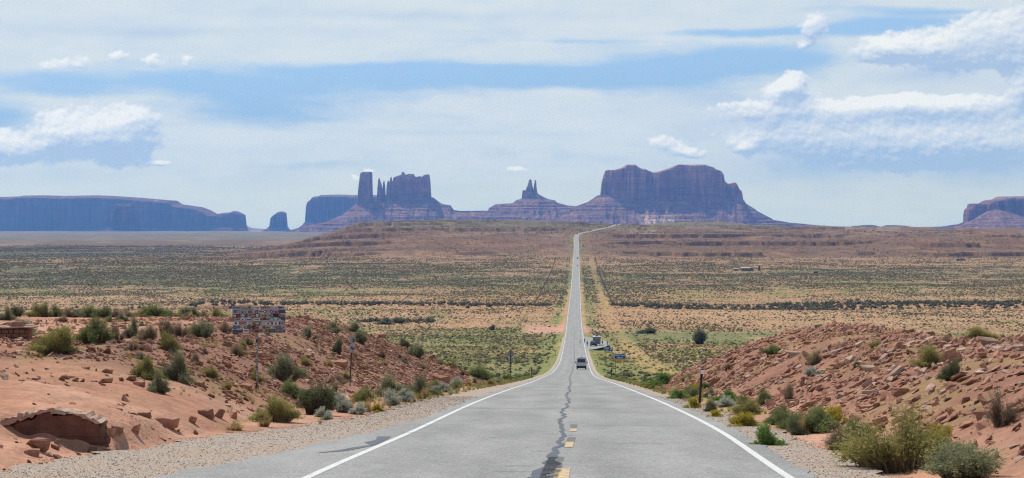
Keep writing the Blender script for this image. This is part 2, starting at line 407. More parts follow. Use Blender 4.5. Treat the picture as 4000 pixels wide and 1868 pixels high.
# ------------------------------------------------------------------ materials
MATS = {}
def mat(name, base=(0.5, 0.5, 0.5), rough=0.8, metal=0.0, spec=0.3, fn=None):
    if name in MATS: return MATS[name]
    m = bpy.data.materials.new(name); m.use_nodes = True
    nt = m.node_tree; b = nt.nodes['Principled BSDF']
    b.inputs['Base Color'].default_value = (*base, 1); b.inputs['Roughness'].default_value = rough
    b.inputs['Metallic'].default_value = metal; b.inputs['Specular IOR Level'].default_value = spec
    if fn: fn(nt, G(nt), b)
    MATS[name] = m
    return m
def objco(nt): return nt.nodes.new('ShaderNodeTexCoord').outputs['Object']
def bump(nt, gg, b, height, dist, strength=1.0):
    n = nt.nodes.new('ShaderNodeBump'); n.inputs['Distance'].default_value = dist; n.inputs['Strength'].default_value = strength
    nt.links.new(height, n.inputs['Height']); nt.links.new(n.outputs[0], b.inputs['Normal'])
def speckle(amount=0.25, scale=8.0):
    """slight unevenness of a painted or dusty surface"""
    def fn(nt, gg, b):
        c = b.inputs['Base Color'].default_value[:3]
        n = gg.noise(objco(nt), scale, 5, 0.6)
        f = gg.step(n, 0.3, 0.7)
        nt.links.new(gg.mix(f, tuple(x * (1 - amount) for x in c), tuple(min(1, x * (1 + amount)) for x in c)), b.inputs['Base Color'])
    return fn

def m_ground(nt, gg, b):
    at = nt.nodes.new('ShaderNodeAttribute'); at.attribute_name = 'Col'
    P = objco(nt)
    n1 = gg.noise(P, 0.9, 6, 0.62); n2 = gg.noise(P, 7.0, 5, 0.65); n3 = gg.noise(P, 0.16, 5, 0.6)
    vo = nt.nodes.new('ShaderNodeTexVoronoi'); vo.inputs['Scale'].default_value = 5.5; nt.links.new(P, vo.inputs['Vector'])
    k = gg.m('MULTIPLY', gg.step(n1, 0.25, 0.75, 0.80, 1.18), gg.step(n2, 0.25, 0.75, 0.84, 1.16))
    k = gg.m('MULTIPLY', k, gg.step(n3, 0.3, 0.7, 0.88, 1.1))
    c = gg.v('SCALE', at.outputs['Color']); c.node.inputs['Scale'].default_value = 1.0
    nt.links.new(k, c.node.inputs['Scale'])
    t1 = gg.noise(P, 0.55, 3, 0.6); t2 = gg.noise(P, 1.7, 3, 0.6)
    tw = gg.m('MULTIPLY', gg.step(gg.m('MULTIPLY_ADD', t2, 0.4, gg.m('MULTIPLY', t1, 0.6)), 0.455, 0.57), at.outputs['Alpha'])
    c = gg.mix(tw, c, gg.mix(gg.step(t2, 0.4, 0.6), (0.125, 0.115, 0.060), (0.215, 0.18, 0.075)))
    nt.links.new(c, b.inputs['Base Color'])
    hgt = gg.m('ADD', gg.m('MULTIPLY', n2, 0.5), gg.m('MULTIPLY', n1, 1.4))
    bump(nt, gg, b, hgt, 0.10, 0.9)
M_ground = mat('desert_ground', rough=0.95, spec=0.1, fn=m_ground)

def m_asphalt(nt, gg, b):
    P = objco(nt)
    uv = nt.nodes.new('ShaderNodeAttribute'); uv.attribute_name = 'road_s'
    s_ = uv.outputs['Fac']
    big = gg.noise(gg.v('MULTIPLY', P, (0.5, 0.10, 0)), 1.0, 5, 0.6)
    mid = gg.noise(P, 3.0, 4, 0.6)
    sp = gg.noise(P, 24.0, 3, 0.8)
    sp2 = gg.noise(P, 19.0, 2, 0.7)
    wt_ = gg.m('ADD', gg.m('POWER', math.exp(-1), gg.m('POWER', gg.m('DIVIDE', gg.m('SUBTRACT', gg.m('ABSOLUTE', gg.m('SUBTRACT', gg.m('ABSOLUTE', s_), 1.8)), 0.85), 0.42), 2.0)), 0.0)
    k = gg.m('MULTIPLY', gg.step(big, 0.3, 0.7, 0.82, 1.10), gg.step(mid, 0.25, 0.75, 0.90, 1.08))
    k = gg.m('MULTIPLY', k, gg.step(sp, 0.32, 0.68, 0.62, 1.38))
    k = gg.m('MULTIPLY', k, gg.step(sp2, 0.62, 0.80, 1.0, 1.45))
    k = gg.m('MULTIPLY', k, gg.m('SUBTRACT', 1.03, gg.m('MULTIPLY', wt_, 0.07)))
    c = gg.v('SCALE', (0.272, 0.268, 0.250)); nt.links.new(k, c.node.inputs['Scale'])
    nt.links.new(c, b.inputs['Base Color'])
    bump(nt, gg, b, sp, 0.012, 0.6)
M_asphalt = mat('worn_asphalt', rough=0.82, spec=0.35, fn=m_asphalt)
def m_gravel(nt, gg, b):
    P = objco(nt)
    vo = nt.nodes.new('ShaderNodeTexVoronoi'); vo.inputs['Scale'].default_value = 34.0; vo.inputs['Randomness'].default_value = 1.0
    nt.links.new(P, vo.inputs['Vector'])
    sep = nt.nodes.new('ShaderNodeSeparateColor'); nt.links.new(vo.outputs['Color'], sep.inputs[0])
    dirt = gg.noise(P, 0.8, 6, 0.65)
    c1 = gg.mix(sep.outputs[0], (0.36, 0.315, 0.26), (0.56, 0.50, 0.42))
    c1 = gg.mix(gg.step(sep.outputs[1], 0.75, 0.8), c1, (0.42, 0.24, 0.16))
    c1 = gg.mix(gg.m('MULTIPLY', gg.step(dirt, 0.42, 0.66), 0.75), c1, (0.48, 0.345, 0.25))
    nt.links.new(c1, b.inputs['Base Color'])
    bump(nt, gg, b, gg.m('SUBTRACT', 1.0, vo.outputs['Distance']), 0.03, 1.0)
M_gravel = mat('roadside_gravel', rough=0.95, spec=0.1, fn=m_gravel)
def worn_paint(lo, hi):
    def fn(nt, gg, b):
        c = b.inputs['Base Color'].default_value[:3]
        P = objco(nt)
        n = gg.noise(P, 9.0, 6, 0.7)
        nt.links.new(gg.mix(gg.step(n, lo, hi), (0.27, 0.265, 0.25), c), b.inputs['Base Color'])
    return fn
M_white_line = mat('white_road_paint', (0.64, 0.64, 0.60), 0.7, fn=worn_paint(0.30, 0.50))
M_yellow_line = mat('yellow_road_paint', (0.60, 0.42, 0.19), 0.7, fn=worn_paint(0.34, 0.56))
M_tar = mat('crack_sealant', (0.060, 0.064, 0.075), 0.5, spec=0.45, fn=speckle(0.35, 6))

def m_rock(c0, c1, c2):
    def fn(nt, gg, b):
        P = objco(nt)
        oi = nt.nodes.new('ShaderNodeObjectInfo')
        n = gg.noise(P, 3.2, 6, 0.65)
        st = gg.noise(gg.v('MULTIPLY', P, (1.2, 1.2, 16)), 1.0, 3, 0.5)
        c = gg.mix(gg.step(n, 0.3, 0.7), c0, c1)
        c = gg.mix(gg.m('MULTIPLY', gg.step(st, 0.5, 0.7), 0.5), c, c2)
        k = gg.v('SCALE', c); nt.links.new(gg.m('MULTIPLY_ADD', oi.outputs['Random'], 0.55, 0.70), k.node.inputs['Scale'])
        nt.links.new(k, b.inputs['Base Color'])
        bump(nt, gg, b, gg.m('ADD', n, st), 0.05, 0.8)
    return fn
M_rock = mat('red_sandstone', rough=0.9, spec=0.15, fn=m_rock((0.30, 0.135, 0.088), (0.42, 0.225, 0.15), (0.215, 0.098, 0.068)))
M_rock_pale = mat('pale_sandstone', rough=0.9, spec=0.15, fn=m_rock((0.38, 0.24, 0.175), (0.50, 0.35, 0.27), (0.31, 0.175, 0.12)))

def m_butte(nt, gg, b):
    at = nt.nodes.new('ShaderNodeAttribute'); at.attribute_name = 'Col'
    P = objco(nt)
    v_ = gg.noise(gg.v('MULTIPLY', P, (0.05, 0.05, 0.006)), 1.0, 6, 0.65)
    h_ = gg.noise(gg.v('MULTIPLY', P, (0.004, 0.004, 0.12)), 1.0, 4, 0.6)
    f_ = gg.noise(P, 0.07, 6, 0.7)
    k = gg.m('MULTIPLY', gg.step(v_, 0.32, 0.68, 0.68, 1.28), gg.step(h_, 0.32, 0.68, 0.72, 1.25))
    k = gg.m('MULTIPLY', k, gg.step(f_, 0.3, 0.7, 0.75, 1.25))
    c = gg.v('SCALE', at.outputs['Color']); nt.links.new(k, c.node.inputs['Scale'])
    nt.links.new(c, b.inputs['Base Color'])
    bump(nt, gg, b, gg.m('ADD', gg.m('MULTIPLY', v_, 1.2), gg.m('ADD', h_, f_)), 9.0, 0.8)
M_butte = mat('butte_sandstone', rough=0.95, spec=0.08, fn=m_butte)

def leafmat(name, ca, cb, stem, rand=0.35, trans=0.35):
    """foliage: tips and stems by the plant's own leaf colour; small differences from plant to plant"""
    m = bpy.data.materials.new(name); m.use_nodes = True; nt = m.node_tree; nt.nodes.clear(); gg = G(nt)
    at = nt.nodes.new('ShaderNodeAttribute'); at.attribute_name = 'tint'
    sp = nt.nodes.new('ShaderNodeSeparateColor'); nt.links.new(at.outputs['Color'], sp.inputs[0])
    oi = nt.nodes.new('ShaderNodeObjectInfo')
    c = gg.mix(sp.outputs[0], ca, cb)
    c = gg.mix(sp.outputs[1], c, stem)
    k = gg.v('SCALE', c); nt.links.new(gg.m('MULTIPLY_ADD', oi.outputs['Random'], rand, 1 - rand / 2), k.node.inputs['Scale'])
    d = nt.nodes.new('ShaderNodeBsdfDiffuse'); t = nt.nodes.new('ShaderNodeBsdfTranslucent')
    nt.links.new(k, d.inputs[0]); nt.links.new(k, t.inputs[0])
    mx = nt.nodes.new('ShaderNodeMixShader'); mx.inputs[0].default_value = trans
    nt.links.new(d.outputs[0], mx.inputs[1]); nt.links.new(t.outputs[0], mx.inputs[2])
    o = nt.nodes.new('ShaderNodeOutputMaterial'); nt.links.new(mx.outputs[0], o.inputs[0])
    MATS[name] = m
    return m
LM = {
 'olive':  leafmat('olive_leaves', (0.25, 0.24, 0.075), (0.39, 0.35, 0.135), (0.30, 0.22, 0.13)),
 'green':  leafmat('green_leaves', (0.16, 0.20, 0.075), (0.28, 0.31, 0.13), (0.20, 0.16, 0.10)),
 'sage':   leafmat('sage_leaves', (0.185, 0.20, 0.105), (0.30, 0.305, 0.175), (0.20, 0.16, 0.11)),
 'dark':   leafmat('dark_leaves', (0.115, 0.128, 0.068), (0.20, 0.21, 0.115), (0.14, 0.11, 0.08)),
 'brown':  leafmat('dry_brown_stems', (0.24, 0.18, 0.12), (0.34, 0.265, 0.17), (0.19, 0.135, 0.095)),
 'silver': leafmat('silver_leaves', (0.36, 0.38, 0.30), (0.52, 0.53, 0.44), (0.30, 0.25, 0.17)),
 'yellow': leafmat('yellow_flowers', (0.40, 0.33, 0.05), (0.52, 0.43, 0.08), (0.18, 0.19, 0.05)),
 'bright': leafmat('bright_green_leaves', (0.13, 0.22, 0.06), (0.22, 0.32, 0.10), (0.15, 0.19, 0.06)),
 'straw':  leafmat('straw_grass', (0.42, 0.32, 0.13), (0.52, 0.42, 0.20), (0.36, 0.25, 0.12)),
}

# ------------------------------------------------------------------ terrain sheet
th_in = np.linspace(-17.2, 17.6, 900)
def grow(a, end, n0):
    out = []; st = n0; x = a
    while abs(x) < abs(end):
        x = x + math.copysign(st, end); st *= 1.28
        out.append(x)
    out[-1] = end
    return out
th = np.array(grow(th_in[0], -180, 0.06)[::-1] + list(th_in) + grow(th_in[-1], 180, 0.06)); th = np.radians(th)
rr = np.concatenate([np.arange(1.0, 20, 1.0), np.arange(20, 75, 0.28), np.arange(75, 175, 0.5), np.arange(175, 260, 0.8), np.arange(260, 1000, 2.6),
                     np.arange(1000, 2300, 6), np.arange(2300, 3500, 2.6), np.arange(3500, 4320, 4), np.arange(4320, 8000, 40), np.arange(8000, 16500, 120), np.geomspace(16500, 24500, 10)])
TH, RR = np.meshgrid(th, rr)
GX = RR * np.sin(TH); GY = RR * np.cos(TH)
GZ = T(GX, GY)
# horizon seen from the viewpoint, used only to leave out plants nobody could see
ELV = GZ / RR
RUN = np.maximum.accumulate(ELV, axis=0)
RUN = np.vstack([np.full((1, RUN.shape[1]), -9.0), RUN[:-1]])
thd = th
def visible(X, Y, Ztop, margin=0.0012):
    t = np.arctan2(X, Y); r = np.hypot(X, Y)
    j = np.clip(np.searchsorted(thd, t), 0, len(thd) - 1); i = np.clip(np.searchsorted(rr, r) - 1, 0, len(rr) - 1)
    return Ztop / r > RUN[i, j] - margin

def C3(*a): return np.array(a, float)
def mixc(c, col, w):
    return c * (1 - w[..., None]) + np.asarray(col, float) * w[..., None]
def ground_colour(X, Y, Z):
    s = X - XC(Y); a = np.abs(s)
    n_big = fbm(X / 70, Y / 110, 4, 101); n_mid = fbm(X / 14, Y / 22, 4, 102); n_sm = fbm(X / 3.0, Y / 3.5, 4, 103); n_hug = fbm(X / 320, Y / 260, 4, 104)
    c = np.zeros(X.shape + (3,)) + C3(.49, .275, .155)
    c = mixc(c, (.44, .22, .135), ss(n_mid, .45, .7) * .7)
    # grasses and green herbs of the valley
    gB = np.interp(Y, [150, 260, 450, 600, 750, 850, 950, 1100, 1180, 1300, 1500, 1700, 2000, 2200, 2400, 2600], [.75, .8, .75, .6, .62, .5, .22, .22, .34, .22, .42, .5, .55, .42, .2, .05])
    leftw = ss(-s, 30, 420)
    gB = gB + .14 * leftw * ss(Y, 1250, 1800) - .12 * (1 - leftw) * ss(Y, 1900, 2200)
    w = ss(n_mid * .55 + n_big * .45 + .30 * (n_sm - .5), .72 - .62 * gB, .92 - .62 * gB)
    gcol = mixc(mixc(np.zeros(X.shape + (3,)) + C3(.36, .29, .095), (.20, .205, .07), ss(n_hug, .42, .6)), (.24, .25, .085), ss(n_sm, .45, .65) * .6)
    val = ss(Y, 150, 230)
    c = mixc(c, (0, 0, 0), np.zeros(X.shape))
    c = c * (1 - (w * val)[..., None]) + gcol * (w * val)[..., None]
    # lush strips: verge, meadow right of the road, left hollow
    verge = np.exp(-((a - 8.5) / 3.4) ** 2) * ss(Y, 120, 240) * (1 - ss(Y, 2000, 3000)) * ss(n_sm + .3 * n_mid, .40, .75)
    c = mixc(c, (.18, .245, .06), np.clip(verge * 1.1, 0, .95))
    mead = ss(s, 12, 22) * (1 - ss(s, 150, 215)) * np.exp(-((Y - 800 - .15 * s) / 75) ** 4) * ss(n_mid, .25, .5)
    c = mixc(c, mixc(np.zeros(X.shape + (3,)) + C3(.125, .185, .06), (.20, .20, .085), ss(n_sm * .6 + n_mid * .4, .42, .6)), mead * .85)
    lg = ss(-s, 5, 9) * (1 - ss(-s, 20, 34)) * np.exp(-((Y - 370) / 110) ** 4)
    c = mixc(c, (.16, .215, .06), lg * ss(n_mid, .3, .55) * .8)
    # golden strip of the old track, right of the road
    tr = np.exp(-((s - 19 - 2 * (n_big - .5)) / 3.2) ** 4) * ss(Y, 250, 330) * (1 - ss(Y, 2300, 2500)) * (1 - .75 * np.exp(-((Y - 950) / 230) ** 4))
    c = mixc(c, (.47, .325, .12), tr * .9 * ss(n_sm * .5 + n_mid * .5, .28, .48))
    # bare pink turn-outs beside the road
    b1 = np.exp(-((Y - 870) / 60) ** 4) * ss(-s, 3, 5) * (1 - ss(-s, 18, 27)) + np.exp(-((Y - 850) / 45) ** 4) * ss(s, 3, 5) * (1 - ss(s, 9, 13))
    c = mixc(c, (.52, .29, .20), np.clip(b1, 0, 1))
    b2 = np.exp(-((Y - 2215 - 0.05 * s) / 9) ** 2) * (s < -3) * (1 - ss(-s, 150, 500))
    c = mixc(c, (.46, .33, .22), b2 * .8)
    sp = np.exp(-((Y - 760) / 26) ** 4) * ss(X, 92, 100) * (1 - ss(X, 128, 140))
    c = mixc(c, (.60, .385, .215), sp)
    # pale dune strips across the middle of the valley
    dune = ss(fbm(X / 150, Y / 38, 4, 110), .56, .68) * (np.exp(-((Y - 1010) / 130) ** 2) + np.exp(-((Y - 1320) / 90) ** 2))
    c = mixc(c, (.52, .325, .19), dune * .8)
    # scrub too small and far away to stand out singly tints the ground
    scr = np.interp(Y, [1000, 1450, 1600, 2000, 2250, 2450, 3000], [0, .15, .60, .68, .42, .30, .2]) + .30 * leftw * ss(Y, 1500, 1900) * (1 - ss(Y, 2900, 3200))
    c = mixc(c, (.088, .088, .058), np.clip(scr, 0, .92) * ss(n_sm * .6 + n_mid * .4, .28, .56))
    scw = ss(X, -205, -188) * (1 - ss(X, -164, -150)) * np.exp(-((Y - 1171) / 6) ** 4)
    c = mixc(c, (.15, .065, .045), scw * .9)
    # far slopes: red, then purple-brown rock, grey-green cap
    red = ss(Y, 2330, 2620) * ss(X, -620, -380)
    rc = mixc(np.zeros(X.shape + (3,)) + C3(.185, .070, .052), (.27, .13, .092), ss(fbm(X / 30, Y / 60, 4, 120), .48, .7))
    rc = mixc(rc, (.15, .075, .068), ss(fbm(X / 60, Y / 40, 4, 121), .5, .66) * .9)
    rc = mixc(rc, (.34, .26, .20), ss(fbm(X / 80, Z / 3.0, 3, 122), .6, .7) * ss(Z, -26, -14) * .8)
    rc = mixc(rc, (.42, .25, .15), (1 - ss(Y, 2450, 2750)) * ss(n_mid, .42, .62))
    rc = mixc(rc, (.115, .115, .065), ss(n_sm, .55, .72) * .6)
    cap = ss(Z + 6 * (n_mid - .5), -15, -5)
    capc = mixc(np.zeros(X.shape + (3,)) + C3(.145, .12, .078), (.29, .19, .125), ss(n_mid, .55, .7) * .5)
    capc = mixc(capc, (.10, .105, .055), ss(n_sm, .5, .7) * .6)
    rc = rc * (1 - cap[..., None]) + capc * cap[..., None]
    c = c * (1 - red[..., None]) + rc * red[..., None]
    fv = np.exp(-((a - 9) / 6) ** 2) * ss(Y, 2300, 2600) * (1 - ss(Y, 4100, 4200))
    c = mixc(c, (.20, .17, .085), fv * .7)
    # far left plain
    fl = ss(Y, 2500, 2900) * (1 - ss(X, -620, -380))
    lc = mixc(np.zeros(X.shape + (3,)) + C3(.105, .108, .06), (.07, .073, .046), ss(fbm(X / 90, Y / 60, 4, 130), .4, .6))
    lc = mixc(lc, (.145, .088, .075), ss(Y + 300 * (n_hug - .5), 3150, 3500))
    lc = mixc(lc, (.115, .108, .085), ss(Y + 900 * (n_hug - .5), 4650, 5200))
    lc = mixc(lc, (.36, .28, .215), ss(fbm(X / 90, Y / 160, 5, 131), .53, .64) * ss(Y, 3300, 4200) * .5)
    lc = mixc(lc, (.07, .075, .055), ss(fbm(X / 28, Y / 60, 3, 132), .52, .68) * .6)
    c = c * (1 - fl[..., None]) + lc * fl[..., None]
    # near banks: pink sand on the left shelf, brown-red soil on the cut slopes
    nb = 1 - ss(Y, 150, 230)
    bk = mixc(np.zeros(X.shape + (3,)) + C3(.475, .255, .165), (.375, .175, .105), ss(n_mid, .42, .66) * .8)
    bk = mixc(bk, (.545, .325, .225), ss(n_sm, .5, .7) * .5)
    slopeL = ss(-s - toeL(Y), -.5, 1.5) * (1 - ss(-s - toeL(Y), 7, 13)) * ss(Y, 42, 62)
    slopeR = ss(s - toeR(Y), -1, 1.5)
    bk = mixc(bk, (.255, .128, .085), np.clip(slopeL * .85 + slopeR * .92, 0, .92))
    bk = mixc(bk, (.30, .235, .09), ss(fbm(X / 2.2, Y / 3.5, 4, 140), .56, .68) * (slopeL + slopeR) * .38)
    ver = (np.exp(-((-s - gravL(Y) - 1.6) / 1.5) ** 2) * ss(Y, 55, 80) * (s < 0) + np.exp(-((s - gravR(Y) - .9) / .8) ** 2) * (s > 0) * ss(Y, 42, 60)) * ss(n_sm, .38, .6)
    bk = mixc(bk, (.235, .235, .075), np.clip(ver, 0, 1) * .8)
    c = c * (1 - nb[..., None]) + bk * nb[..., None]
    return np.clip(c, .01, .9)

nr, nc = GX.shape
V = np.stack([GX, GY, GZ], -1).reshape(-1, 3)
ii = (np.arange(nr - 1)[:, None] * nc + np.arange(nc - 1)[None, :]).ravel()
Q = np.stack([ii, ii + 1, ii + nc + 1, ii + nc], 1)
me = newmesh('ground', V, Q, True)
sg_ = GX - XC(GY)
veg = ss(GY, 150, 240) * np.interp(GY, [240, 900, 1100, 1500, 2500, 4500, 9000], [.85, .8, .62, .85, .8, .75, .5]) * ss(np.abs(sg_), 4.5, 8) + .16 * (1 - ss(GY, 150, 240)) * ss(fbm(GX / 4, GY / 6, 3, 150), .5, .65)
veg = veg * (1 - .8 * np.exp(-((GY - 868) / 55) ** 4) * (sg_ < 0) * (sg_ > -26))
gc = ground_colour(GX, GY, GZ)
steep = np.zeros(GZ.shape); steep[:-1] = (GZ[1:] - GZ[:-1]) / (RR[1:] - RR[:-1])
steep = np.maximum(steep, np.roll(steep, 1, axis=0) * .6)
cl = ss(steep, .45, 1.1) * ss(GY, 2300, 2450) * (GY < 4300)
gc = mixc(gc, (.105, .052, .045), cl * .9)                      # bare ledge rock, with the shade of its risers deepened in the colour
gc = mixc(gc, (.30, .20, .16), ss(fbm(GX / 40, GY / 14, 3, 155), .62, .7) * ss(GZ, -30, -20) * ss(GY, 2700, 2900) * (1 - ss(GY, 3700, 4000)) * .6)
vcol(me, 'Col', gc.reshape(-1, 3), veg.ravel())
tag(obj('ground', me, M_ground), 'red desert ground of banks, scrub valley and far plateau', 'desert', kind='structure')

# ------------------------------------------------------------------ road, shoulders and markings
YS = np.concatenate([np.arange(-60, 20, 2.0), np.arange(20, 80, .5), np.arange(80, 260, 1.2), np.arange(260, 1000, 4), np.arange(1000, 3200, 10), np.arange(3200, 4260, 6)])
def lift(Y): return np.interp(Y, [0, 150, 600, 2000, 4000], [.004, .006, .02, .07, .16])
def ribbon(name, Y, sa, sb, h0, m, n=2, att=False, skirt=0.0):
    """strip between two offsets from the road's centre line, following the road's own height"""
    cols = [sa + (sb - sa) * k / (n - 1) for k in range(n)]
    Sx = np.stack([np.broadcast_to(c, Y.shape) for c in cols], 1)
    X = XC(Y)[:, None] + Sx
    crown = -0.012 * np.abs(Sx)
    Z = ZR(Y)[:, None] + crown * 0 + h0[:, None]
    V = np.stack([X, np.broadcast_to(Y[:, None], X.shape), Z], -1)
    if skirt:
        Z[:, 0] -= skirt; Z[:, -1] -= skirt; V = np.stack([X, np.broadcast_to(Y[:, None], X.shape), Z], -1)
    k = np.arange(len(Y) - 1)[:, None] * n + np.arange(n - 1)[None, :]
    k = k.ravel()
    me = newmesh(name, V.reshape(-1, 3), np.stack([k, k + 1, k + n + 1, k + n], 1), False)
    if att:
        a_ = me.attributes.new('road_s', 'FLOAT', 'POINT'); a_.data.foreach_set('value', Sx.astype(np.float32).ravel())
    return obj(name, me, m)
jag = lambda Y, a, seed: a * (fbm(Y / 1.1, 0 * Y, 4, seed) - .5) * np.clip(1.4 - Y / 400, .3, 1)
eL = aspL(YS) + jag(YS, .45, 201); eR = aspR + jag(YS, .25, 202)
tag(ribbon('road', YS, -eL, eR, 0 * YS, M_asphalt, 9, True), 'grey two-lane asphalt road running straight down into the valley', 'road', kind='structure')
gY = YS[(YS < 760)]
tag(ribbon('gravel_shoulder', gY, -(gravL(gY) + jag(gY, 1.1, 203) * ss(gY, 20, 30)), -(aspL(gY) - .25), 0 * gY - .012, M_gravel, 6), 'pale gravel shoulder along the left edge line', 'shoulder', kind='structure')
tag(ribbon('gravel_shoulder', gY, 0 * gY + aspR - .2, gravR(gY) + jag(gY, .8, 204), 0 * gY - .012, M_gravel, 4), 'narrow grey gravel shoulder along the right edge line', 'shoulder', kind='structure')
LW = np.interp(YS, [0, 300, 1500, 4000], [.068, .075, .11, .16])
for sgn, nm in ((-1, 'left'), (1, 'right')):
    tag(ribbon('edge_line', YS, sgn * 3.5 - LW, sgn * 3.5 + LW, lift(YS), M_white_line, 2), f'worn white edge line along the {nm} side of the road', 'road marking', kind='structure')
# yellow centre dashes
for k, (a_, b_) in enumerate([(20.0, 29.9), (36.4, 38.5), (43.6, 45.2), (60.0, 60.6), (96, 96.8), (128, 129)]):
    Yd = np.linspace(a_, b_, 12)
    tag(ribbon('centre_dash', Yd, np.full(12, .075), np.full(12, .235 if k else .30), lift(Yd) + .004, M_yellow_line, 2), 'short worn yellow dash on the road centre', 'road marking', 'yellow dashes on the road centre', 'structure')
for k, (a_, b_) in enumerate([(38.6, 40.6), (45.3, 48)]):
    Yd = np.linspace(a_, b_, 8)
    tag(ribbon('centre_patch', Yd, np.full(8, .07), np.full(8, .24), lift(Yd), mat('scraped_asphalt', (.15, .148, .135), .85, fn=speckle(.3, 20)), 2), 'dark scraped patch where a centre dash was removed', 'road marking', 'scraped patches on the road centre', 'structure')
# sealed crack down the middle of the road
cy = np.concatenate([np.arange(16, 60, .22), np.arange(60, 170, .7), np.arange(170, 900, 3)])
def crack_c(Y): return -0.12 - .18 * (Y < 32) * (1 - ss(Y, 27, 32)) + .40 * (fbm(Y / 7, 0 * Y, 4, 210) - .5) + .20 * (fbm(Y / 1.2, 0 * Y, 3, 211) - .5) * ss(-Y, -300, -60) + .10 * ss(Y, 45, 70)
cw = np.interp(cy, [16, 30, 34, 40, 60, 100, 170, 400, 900], [.17, .14, .07, .055, .048, .045, .05, .075, .09]) * (.5 + 1.0 * vn(cy * 2.2, 0 * cy, 212))
tag(ribbon('sealed_crack', cy, crack_c(cy) - cw, crack_c(cy) + cw * .8, lift(cy) + .002, M_tar, 3), 'dark jagged sealed crack down the middle of the road', 'crack', kind='structure')
mb = MB(); zz = lambda Y, e=.0: float(ZR(Y)) + float(lift(Y)) + e
def streak(mb, y0, s0, s1, w, e=.001, dy=0.0):
    n = 9; q = []
    for k in range(n):
        t = k / (n - 1); ww = w * (math.sin(math.pi * min(1, .12 + t * .95)) ** .6) * (.6 + .8 * random.random())
        s_ = s0 + (s1 - s0) * t; y = y0 + dy * t + .05 * (random.random() - .5)
        q.append((s_, y - ww / 2, y + ww / 2))
    for k in range(n - 1):
        a_, b_ = q[k], q[k + 1]
        P = lambda s_, y: (float(XC(y)) + s_, y, zz(y, e))
        mb.poly([P(a_[0], a_[1]), P(b_[0], b_[1]), P(b_[0], b_[2]), P(a_[0], a_[2])])
for y0, s0, s1 in [(29.2, -.9, -.2), (30.6, -.75, -.2), (27.6, -1.0, -.2), (26.5, -.8, -.2), (36.9, .02, .32), (42.2, -.55, 0), (43.9, -.05, .3), (41.5, 0, .25), (40.5, -1.8, -1.1), (39.7, 1.9, 2.5), (47.2, .4, 3.4), (34.8, -.5, -.2),
                   (50.5, -3.6, -1.9), (47.6, -4.1, -2.5), (55.5, -3.9, -1.5), (58, 1.0, 3.7), (63, -3.6, 3.4), (74, -2.5, 3.6), (91, -3.7, 3.6), (120, -3.7, 3.6), (150, -3.6, 3.7), (43, -4.1, -2.7), (38, 1.0, 2.2)]:
    streak(mb, y0, s0, s1, .05 if y0 < 60 else .14, .0035, (random.random() - .5) * .25)
for y0 in (183, 215, 243, 262, 300, 342, 372): streak(mb, y0, -3.8, 3.8, .5, .006)
tag(mb.build('cross_cracks', M_tar), 'thin dark cracks running across the asphalt', 'cracks', kind='stuff')
mb = MB()                                   # long tar patch beside the left edge line
pts = [(-4.35, 34.3), (-4.05, 35.4), (-3.95, 36.2), (-3.7, 37.3), (-3.95, 38.3), (-3.85, 39.4), (-4.0, 40.9), (-3.72, 41.0), (-3.64, 39.8), (-3.62, 38.6), (-3.6, 37.2), (-3.75, 36.0), (-3.9, 35.0)]
mb.poly([(float(XC(y)) + s_, y, zz(y, .001)) for s_, y in pts])
tag(mb.build('tar_patch', M_tar), 'long dark tar patch beside the left white line', 'road patch', kind='structure')
mb = MB()
for k in range(24):
    y = 26.0 + k * .30
    mb.poly([(float(XC(y_)) + s_, y_, zz(y_, .009)) for s_, y_ in ((-.13, y), (.14 + .05 * random.random(), y), (.13, y + .11), (-.12, y + .11))])
tag(mb.build('rumble_strip', mat('groove_shade', (.055, .055, .055), .9, fn=speckle(.3, 20))), 'row of short milled rumble grooves beside the nearest yellow dash', 'rumble strip', kind='structure')
# paved pull-out where the camper stands, and its mouth
mb = MB()
pp = [(3.7, 596), (5.0, 603), (8.0, 622), (10.6, 640), (12.3, 668), (12.0, 705), (9.0, 735), (5.5, 752), (3.7, 760)]
for k in range(1, len(pp) - 1):
    a_, b_, c_ = pp[0], pp[k], pp[k + 1]
n = 40; Yp = np.linspace(596, 760, n); so = np.interp(Yp, [p[1] for p in pp], [p[0] for p in pp])
tag(ribbon('pull_out', Yp, np.full(n, 3.6), so, 0 * Yp + .03, M_asphalt, 5, True), 'paved pull-out on the right where the camper is parked', 'lay-by', kind='structure')
def T_obj(X, Y):
    s_ = X - float(XC(Y)); z = float(T(X, Y))
    if 3.5 < s_ < 13 and 600 < Y < 755: z = max(z, float(ZR(Y)) + .03)
    if abs(s_) < 3.9: z = float(ZR(Y))
    return z

